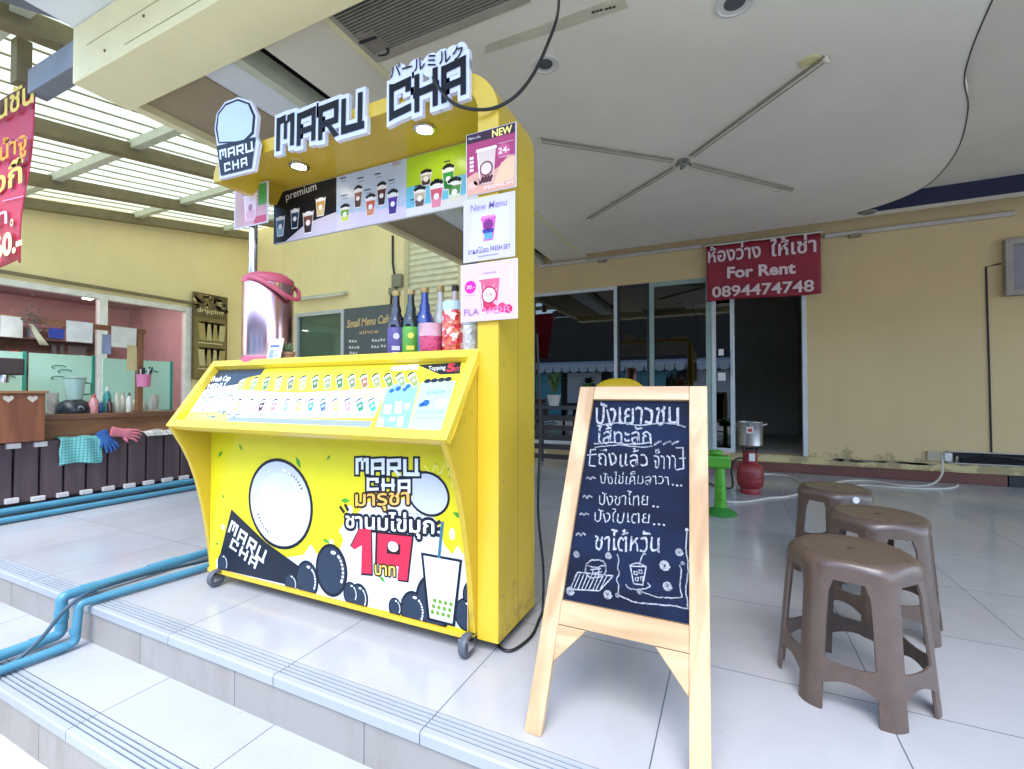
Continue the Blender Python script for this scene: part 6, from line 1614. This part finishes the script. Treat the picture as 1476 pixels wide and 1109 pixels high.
for c_ in range(4):
    for r_ in range(2):
        u = .1+c_*(w-.2)/4; v = h*(.46-.3*r_)
        a.poly([(u+.03, v), (u+.15, v), (u+.18, v+h*.2), (u, v+h*.2)], 'cdbd8a' if (c_+r_) % 2 else 'b9a46a', 2)
        a.ell((u+.09, v+h*.2), .09, .022, '3a3020', 2.4, 12)
for r_ in range(2): a.poly([(.1, h*(.42-.3*r_)), (w-.1, h*(.42-.3*r_)), (w-.1, h*(.43-.3*r_)), (.1, h*(.43-.3*r_))], 'e6dab0', 2.2)
a.build('print', INKM, t)

# ================================================================== HANGING PINK BANNER
t = thing('hanging_banner', 'magenta hanging banner with yellow Thai words under the roof bar', 'banner', (-4.4, 1.40, 3.0))
YBN = 1.40
def bp2(px, py): p = on_y(px, py, YBN); return p
tr, br = bp2(53, 114), bp2(29, 372); zt, zb = tr.z, br.z
def hb(u, v):
    right = br.x+(tr.x-br.x)*(v**.8); x = -5.1+(right+5.1)*u
    return (x, YBN+.02*math.sin(v*7+u*3)*(1-v), zb+(zt-zb)*v-.03*(1-u)*(1-v)-.03*(u > .93)*(v < .06))
m = MB(); m.grid(hb, 24, 24); HC = m.build('cloth', mat('magenta_cloth', 'b0123c', .5, var=.12, scale=2.5), t, solid=.003, smooth=True)
m = MB(); m.grid(lambda u, v: (hb(u, 1)[0], YBN-.003, zt-.10+.105*v), 12, 2); m.build('dark_hem', mat('hem_brown', '5a2020', .6), HC, solid=.004)
a = Art((0, YBN-.026, 0), (1, 0, 0), (0, 0, 1), .001)
a.fit('แมนชัน', (-36, 190), (48, 147), (-36, 158), 'e8c860', 1, .02); a.fit('ทองน้ำจู', (-40, 262), (38, 224), (-40, 225), 'e89a30', 1, .02)
a.fit('บั้งกี๊', (-30, 292), (33, 262), (-30, 258), 'f0c860', 1, .02); a.fit('จำนำ', (-42, 336), (10, 322), (-42, 312), 'efe4e4', 1, .01); a.ell(a.pt(17, 321), .022, .026, 'f0dcb0', 1, 18); a.ell(a.pt(17, 321), .012, .015, 'b0123c', 1.5, 18)
a.fit('60.-', (-8, 374), (31, 360), (-8, 344), 'f0d8a0', 1, .04)
for P in (((8, 206), (40, 198)), ((4, 290), (34, 283))): a.stroke(a.P(*P), .006, 'e0a0b8', 1)
a.build('banner_lettering', print_mat('banner_ink', .6), HC)

# ================================================================== ACROSS THE STREET (what the glass reflects)
t = thing('street_shophouse', 'plain dark shophouse across the street with teal shutters', 'building', (-4, -13, -.345))
m = MB(); m.box(-22, -14, -.345, 16, -13, 5.4); m.build('wall', mat('dark_stucco', '4b453f', .9, var=.15, scale=1), t)
for k, (x0, x1, c) in enumerate(((-12, -9, '7fd0dc'), (-8.6, -6.6, 'f2f6f8'), (-6, -2.5, '7fd0dc'), (-2, 0, 'f6f8fa'), (.4, 4.5, '7fd0dc'), (5, 7, 'f2f6f8'))):
    m = MB(); m.box(x0, -12.99, -.34, x1, -12.95, 2.1); m.build('shutter', mat('shop_'+c, c, .6), t)
m = MB()
x = -13
while x < 9:
    m.face([(x, -12.9, 2.75), (x+.5, -12.9, 2.75), (x+.5, -11.6, 2.45), (x, -11.6, 2.45)]); m.face([(x, -11.6, 2.45), (x+.5, -11.6, 2.45), (x+.46, -11.6, 2.12), (x+.25, -11.6, 2.05), (x+.04, -11.6, 2.12)]); x += .5
m.build('awning', mat('awning_blue', 'e4f2fa', .7, var=.25, scale=3, stretch=(6, 1, 1)), t)
